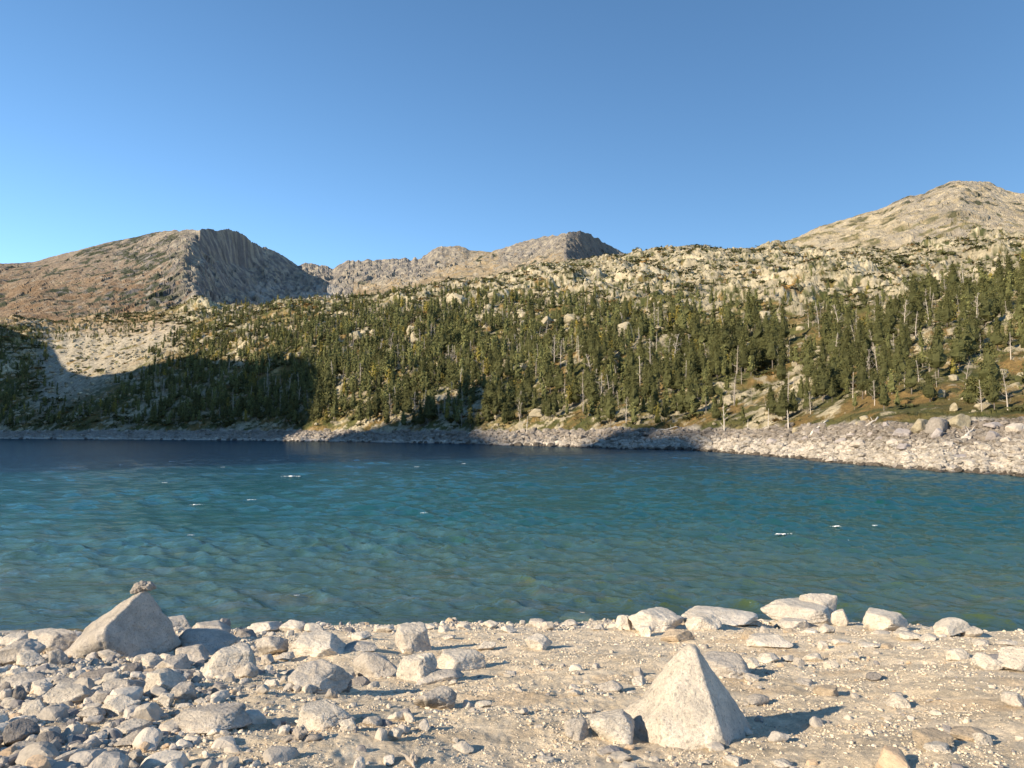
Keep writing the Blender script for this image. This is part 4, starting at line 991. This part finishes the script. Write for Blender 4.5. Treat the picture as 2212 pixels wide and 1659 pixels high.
for x, y, w, h, t, p, lab in [
    (1400, 1390, 150, 115, 1, 12, 'pale boulder left of the dark overhanging boulder at the top of the belt'),
    (1535, 1400, 160, 140, 3, 12, 'dark overhanging boulder between two pale ones at the top of the belt'),
    (1700, 1370, 170, 135, 1, 14, 'tall pale peaked boulder right of the dark overhanging one'),
    (1525, 1425, 85, 75, 2, 16, 'dark angular block below the dark overhanging boulder'),
    (1250, 1425, 170, 75, 2, 12, None), (1990, 1360, 160, 60, 2, 10, 'wide grey boulder on the rim of the belt near the right edge'), (1865, 1210, 80, 60, 1, 12, 'pale block among the trees above the wide grey boulder'),
    (1660, 985, 75, 60, 1, 10, 'small pale boulder high among the dead trees at right'), (1565, 1120, 70, 80, 1, 12, 'upright pale rock between pines at right'),
    (1185, 1495, 120, 60, 0, 9, None), (1270, 1525, 120, 55, 2, 9, None), (930, 1500, 150, 60, 0, 13, None), (780, 1485, 120, 60, 2, 12, None), (235, 1490, 100, 60, 2, 14, None),
    (600, 1395, 110, 45, 2, 9, None), (420, 1385, 60, 40, 1, 8, None), (1960, 1460, 110, 90, 2, 13, None), (2080, 1480, 90, 60, 0, 12, None), (2150, 1390, 140, 80, 0, 12, 'big pale slab on the belt at the right edge'),
    (1850, 1490, 60, 35, 0, 12, None), (1760, 1450, 90, 40, 0, 12, None), (1620, 1500, 100, 45, 0, 11, None), (1700, 1600, 160, 45, 2, 12, None), (710, 1620, 110, 30, 0, 9, 'low stone poking out into the water beyond the belt'),
    (760, 1625, 40, 30, 3, 9, 'small dark stone at the water beside the low one'), (1080, 1460, 60, 45, 2, 13, None), (1010, 1420, 60, 40, 2, 12, None), (860, 1430, 80, 40, 2, 12, None), (1130, 1340, 60, 40, 2, 12, None), (905, 1330, 40, 30, 1, 8, None),
    (1800, 1640, 110, 40, 0, 11, None), (2000, 1650, 100, 35, 0, 11, None), (560, 1520, 80, 35, 0, 11, None), (400, 1540, 80, 30, 0, 11, None), (330, 1440, 70, 35, 2, 11, None), (500, 1450, 70, 35, 2, 11, None), (120, 1480, 60, 30, 0, 11, None), (660, 1440, 80, 35, 2, 11, None),
    (240, 770, 130, 70, 1, 9, 'rounded grey boulder in the clearing among the pines, right half'), (335, 770, 100, 80, 1, 12, 'blocky pale boulder beside the rounded one in the clearing'), (410, 870, 60, 50, 1, 14, None), (180, 540, 90, 120, 1, 8, 'tall pale rounded outcrop beside the dark cliff hollow'),
    (1390, 750, 90, 50, 1, 9, None), (560, 1010, 80, 50, 1, 12, None), (620, 960, 60, 40, 1, 12, None), (870, 820, 60, 40, 1, 12, None), (1340, 870, 70, 35, 1, 12, None), (960, 1290, 70, 40, 1, 10, None), (200, 1250, 50, 30, 1, 10, None), (1740, 1130, 60, 30, 1, 10, None)]:
    a, b = C7(x, y); far_rock(a, b, w * .275, h * .275, lab, t, p)
far_rock(1350, 738, 44, 46, 'large round pale boulder standing clear of the forest, centre right', 1, 6, n=16)
for a, b, w, h in [(900, 740, 34, 26), (893, 725, 30, 24), (770, 735, 30, 22), (985, 655, 52, 26), (1065, 655, 48, 30), (1120, 805, 40, 22), (1330, 810, 30, 22), (955, 870, 40, 18), (1160, 900, 36, 18), (1440, 790, 30, 22), (1405, 810, 34, 24), (1235, 700, 40, 26), (1180, 700, 30, 20)]:
    far_rock(a, b, w, h, None, 1, 11)
def log_(px, py, lpx, ang, label, dead_stub=False):
    x, y, z, r = [float(v) for v in hit_front(px, py)]; L = lpx / FPX * y; rg_ = np.random.default_rng(int(px))
    if dead_stub:
        H = L; tr_, br = snag_geo(int(px), H, .035 * H, 9, int(px) % 2); e = bpy.data.objects.new('dead_pine', None); COL.objects.link(e); e.location = (x, y, z - .1); e['category'] = 'dead tree'; e['label'] = label; e['group'] = 'bleached snags on the belt'
        for nm, (V, F) in (('trunk', tr_), ('branches', br)): link(nm, mesh_np(nm, V, F, np.repeat([[.62, .56, .48]], len(V), 0)), M_DEAD, e)
        return
    d = np.array([math.cos(ang), math.sin(ang) * 2.5, 0]); d /= np.linalg.norm(d[:2]); pa = []
    for t in np.linspace(-.5, .5, 7):
        q = np.array([x, y, 0]) + d * L * t; q[2] = float(zfront(np.array([q[0]]), np.array([q[1]]))[0]) + .28; pa.append(q - [x, y, z])
    parts = [tube(pa, [.26 - .02 * k for k in range(7)], 6, .08, 3)]
    for k in (1, 3, 4): parts.append(tube([pa[k], pa[k] + np.array([rg_.normal() * .3, rg_.normal() * .3, .9]) * rg_.uniform(.5, 1.2)], [.09, .02], 4))
    V, F = join(parts); o = link('driftwood_log', mesh_np('driftwood_log', V, F, np.repeat([[.62, .56, .48]], len(V), 0)), M_DEAD, loc=(x, y, z)); o['category'] = 'log'; o['label'] = label; o['group'] = 'bleached logs on the far shore'
log_(1770, 925, 62, .25, 'long bleached log lying across the upper belt, right of centre'); log_(1880, 918, 40, .1, 'pale log lying just below the pines left of the overhanging boulder')
log_(2095, 938, 45, .3, 'thin log leaning on the rocks of the belt below the peaked boulder'); log_(1440, 930, 60, .05, 'straight log along the top of the shaded stretch of belt'); log_(1020, 934, 40, .1, 'small pale log in the shade at the top of the belt, centre'); log_(535, 935, 30, .4, 'pale fallen log at the foot of the shaded forest')
for a, b, l, lb in [(1565, 937, 62, 'lone bare pole snag standing on the belt, centre right'), (1660, 925, 44, 'forked white snag at the top of the belt left of the second one'), (1703, 926, 42, 'white upright snag beside the forked one at the top of the belt'), (1615, 928, 24, 'short bleached stump on the belt by the pole snag'), (1138, 938, 40, 'thin snag at the end of the shaded belt, centre'), (1752, 938, 14, 'pale root stump on the middle of the belt'), (2000, 938, 14, 'small root stump below the overhanging boulder')]: log_(a, b, l, 0, lb, True)
print('far things', time.time() - T0)

# ------------------------------------------------------------------ labels
def direction(dx, dy):
    v = 'in front of' if dy > 0 else 'behind'
    if abs(dx) > 1.6 * abs(dy): return ('right' if dx > 0 else 'left') + ' of'
    if abs(dy) > 1.6 * abs(dx): return v
    return v + ' and ' + ('right' if dx > 0 else 'left') + ' of'
ORD = ['nearest', 'second nearest', 'third nearest', 'fourth nearest', 'fifth nearest', 'sixth nearest', 'seventh nearest', 'eighth nearest', 'ninth nearest', 'tenth nearest']
def ordw(k): return ORD[k] if k < 10 else '%dth nearest' % (k + 1) if (k + 1) % 10 not in (1, 2, 3) or (k + 1) % 100 in (11, 12, 13) else '%d%s nearest' % (k + 1, {1: 'st', 2: 'nd', 3: 'rd'}[(k + 1) % 10])
def autolabel(items, marks, words):
    out = {}
    for it in items:
        lm = min(marks, key=lambda m: math.hypot(m[1] - it['px'], (m[2] - it['py']) * 1.3)); d = math.hypot(lm[1] - it['px'], (lm[2] - it['py']) * 1.3)
        t = '%s %s %s' % (words(it), direction(it['px'] - lm[1], it['py'] - lm[2]), lm[0]); out.setdefault(t, []).append((d, it))
    for t, L in out.items():
        L.sort(key=lambda q: q[0])
        for k, (d, it) in enumerate(L): it['o']['label'] = t if len(L) == 1 else '%s, %s' % (t, ordw(k))
MK = [('the big pyramid boulder', 1480, 1520), ('the cairn boulder', 255, 1350), ('the cracked boulder', 688, 1450), ('the leaning slab', 950, 1460), ('the notched boulder', 890, 1385), ('the largest dome boulder', 1720, 1330), ('the whale-backed boulder', 450, 1560), ('the half-buried boulder', 705, 1555), ('the cube-like stone', 350, 1475), ('the wide flat slab', 683, 1400), ('the right-edge boulder', 2190, 1430), ('the dark oval stone', 104, 1605), ('the long pale stone', 1660, 1395)]
TW = ['grey', 'pale', 'dark', 'brownish']
its = []
for o, px, py, w, lab, p, t in ROCKS:
    o['group'] = 'boulders and stones of the near beach'
    if w < 45: o['category'] = 'stone'
    if lab: o['label'] = lab
    else: its.append(dict(o=o, px=px, py=py, w=w, p=p, t=t))
autolabel(its, MK, lambda i: '%s %s %s stone' % ('tiny' if i['w'] < 26 else 'small' if i['w'] < 45 else 'medium', 'round' if i['p'] <= 7 else 'rounded' if i['p'] <= 9 else 'angular', TW[i['t']]))
MF = [('the overhanging boulder', 2026, 925), ('the pole snag', 1565, 915), ('the cliff hollow', 1672, 690), ('the round pale boulder', 1350, 715), ('the waterside stone', 1800, 997), ('the wide rim boulder', 2150, 920)]
its = []
for o, px, py, w, lab, p, t in FARROCK:
    if lab: o['label'] = lab
    else: its.append(dict(o=o, px=px, py=py, w=w, p=p, t=t))
autolabel(its, MF, lambda i: '%s %s boulder' % (['whitish', 'pale yellow', 'grey', 'dark'][i['t']], 'small' if i['w'] < 24 else 'broad'))
MT = [('the overhanging boulder', 2026, 925), ('the pole snag', 1565, 915), ('the cliff hollow', 1672, 690), ('the round pale boulder', 1350, 715), ('the clearing boulders', 1670, 760), ('the tongue of shade', 1090, 850)]
FORM = ['slim', 'broad', 'narrow', 'open', 'wide', 'thin', 'young bushy', 'young pointed', 'young low']
its = [dict(o=e, px=PX_[i], py=PY_[i], q=q, h=hgt[i], r=R_[i]) for i, dead, e, q in TREES if not dead]
autolabel(its, MT, lambda i: '%s %s pine' % ('tall' if i['h'] > 9 else 'short' if i['h'] < 6.5 else 'medium', FORM[i['q']]) if i['q'] < 6 else '%s pine' % FORM[i['q']])
its = [dict(o=e, px=PX_[i], py=PY_[i], q=q, h=hgt[i], r=R_[i]) for i, dead, e, q in TREES if dead]
autolabel(its, MT, lambda i: '%s %s dead pine' % ('tall' if i['h'] > 9 else 'short' if i['h'] < 6.5 else 'medium', 'twisted' if i['q'] % 2 else 'straight'))
print('done', time.time() - T0)
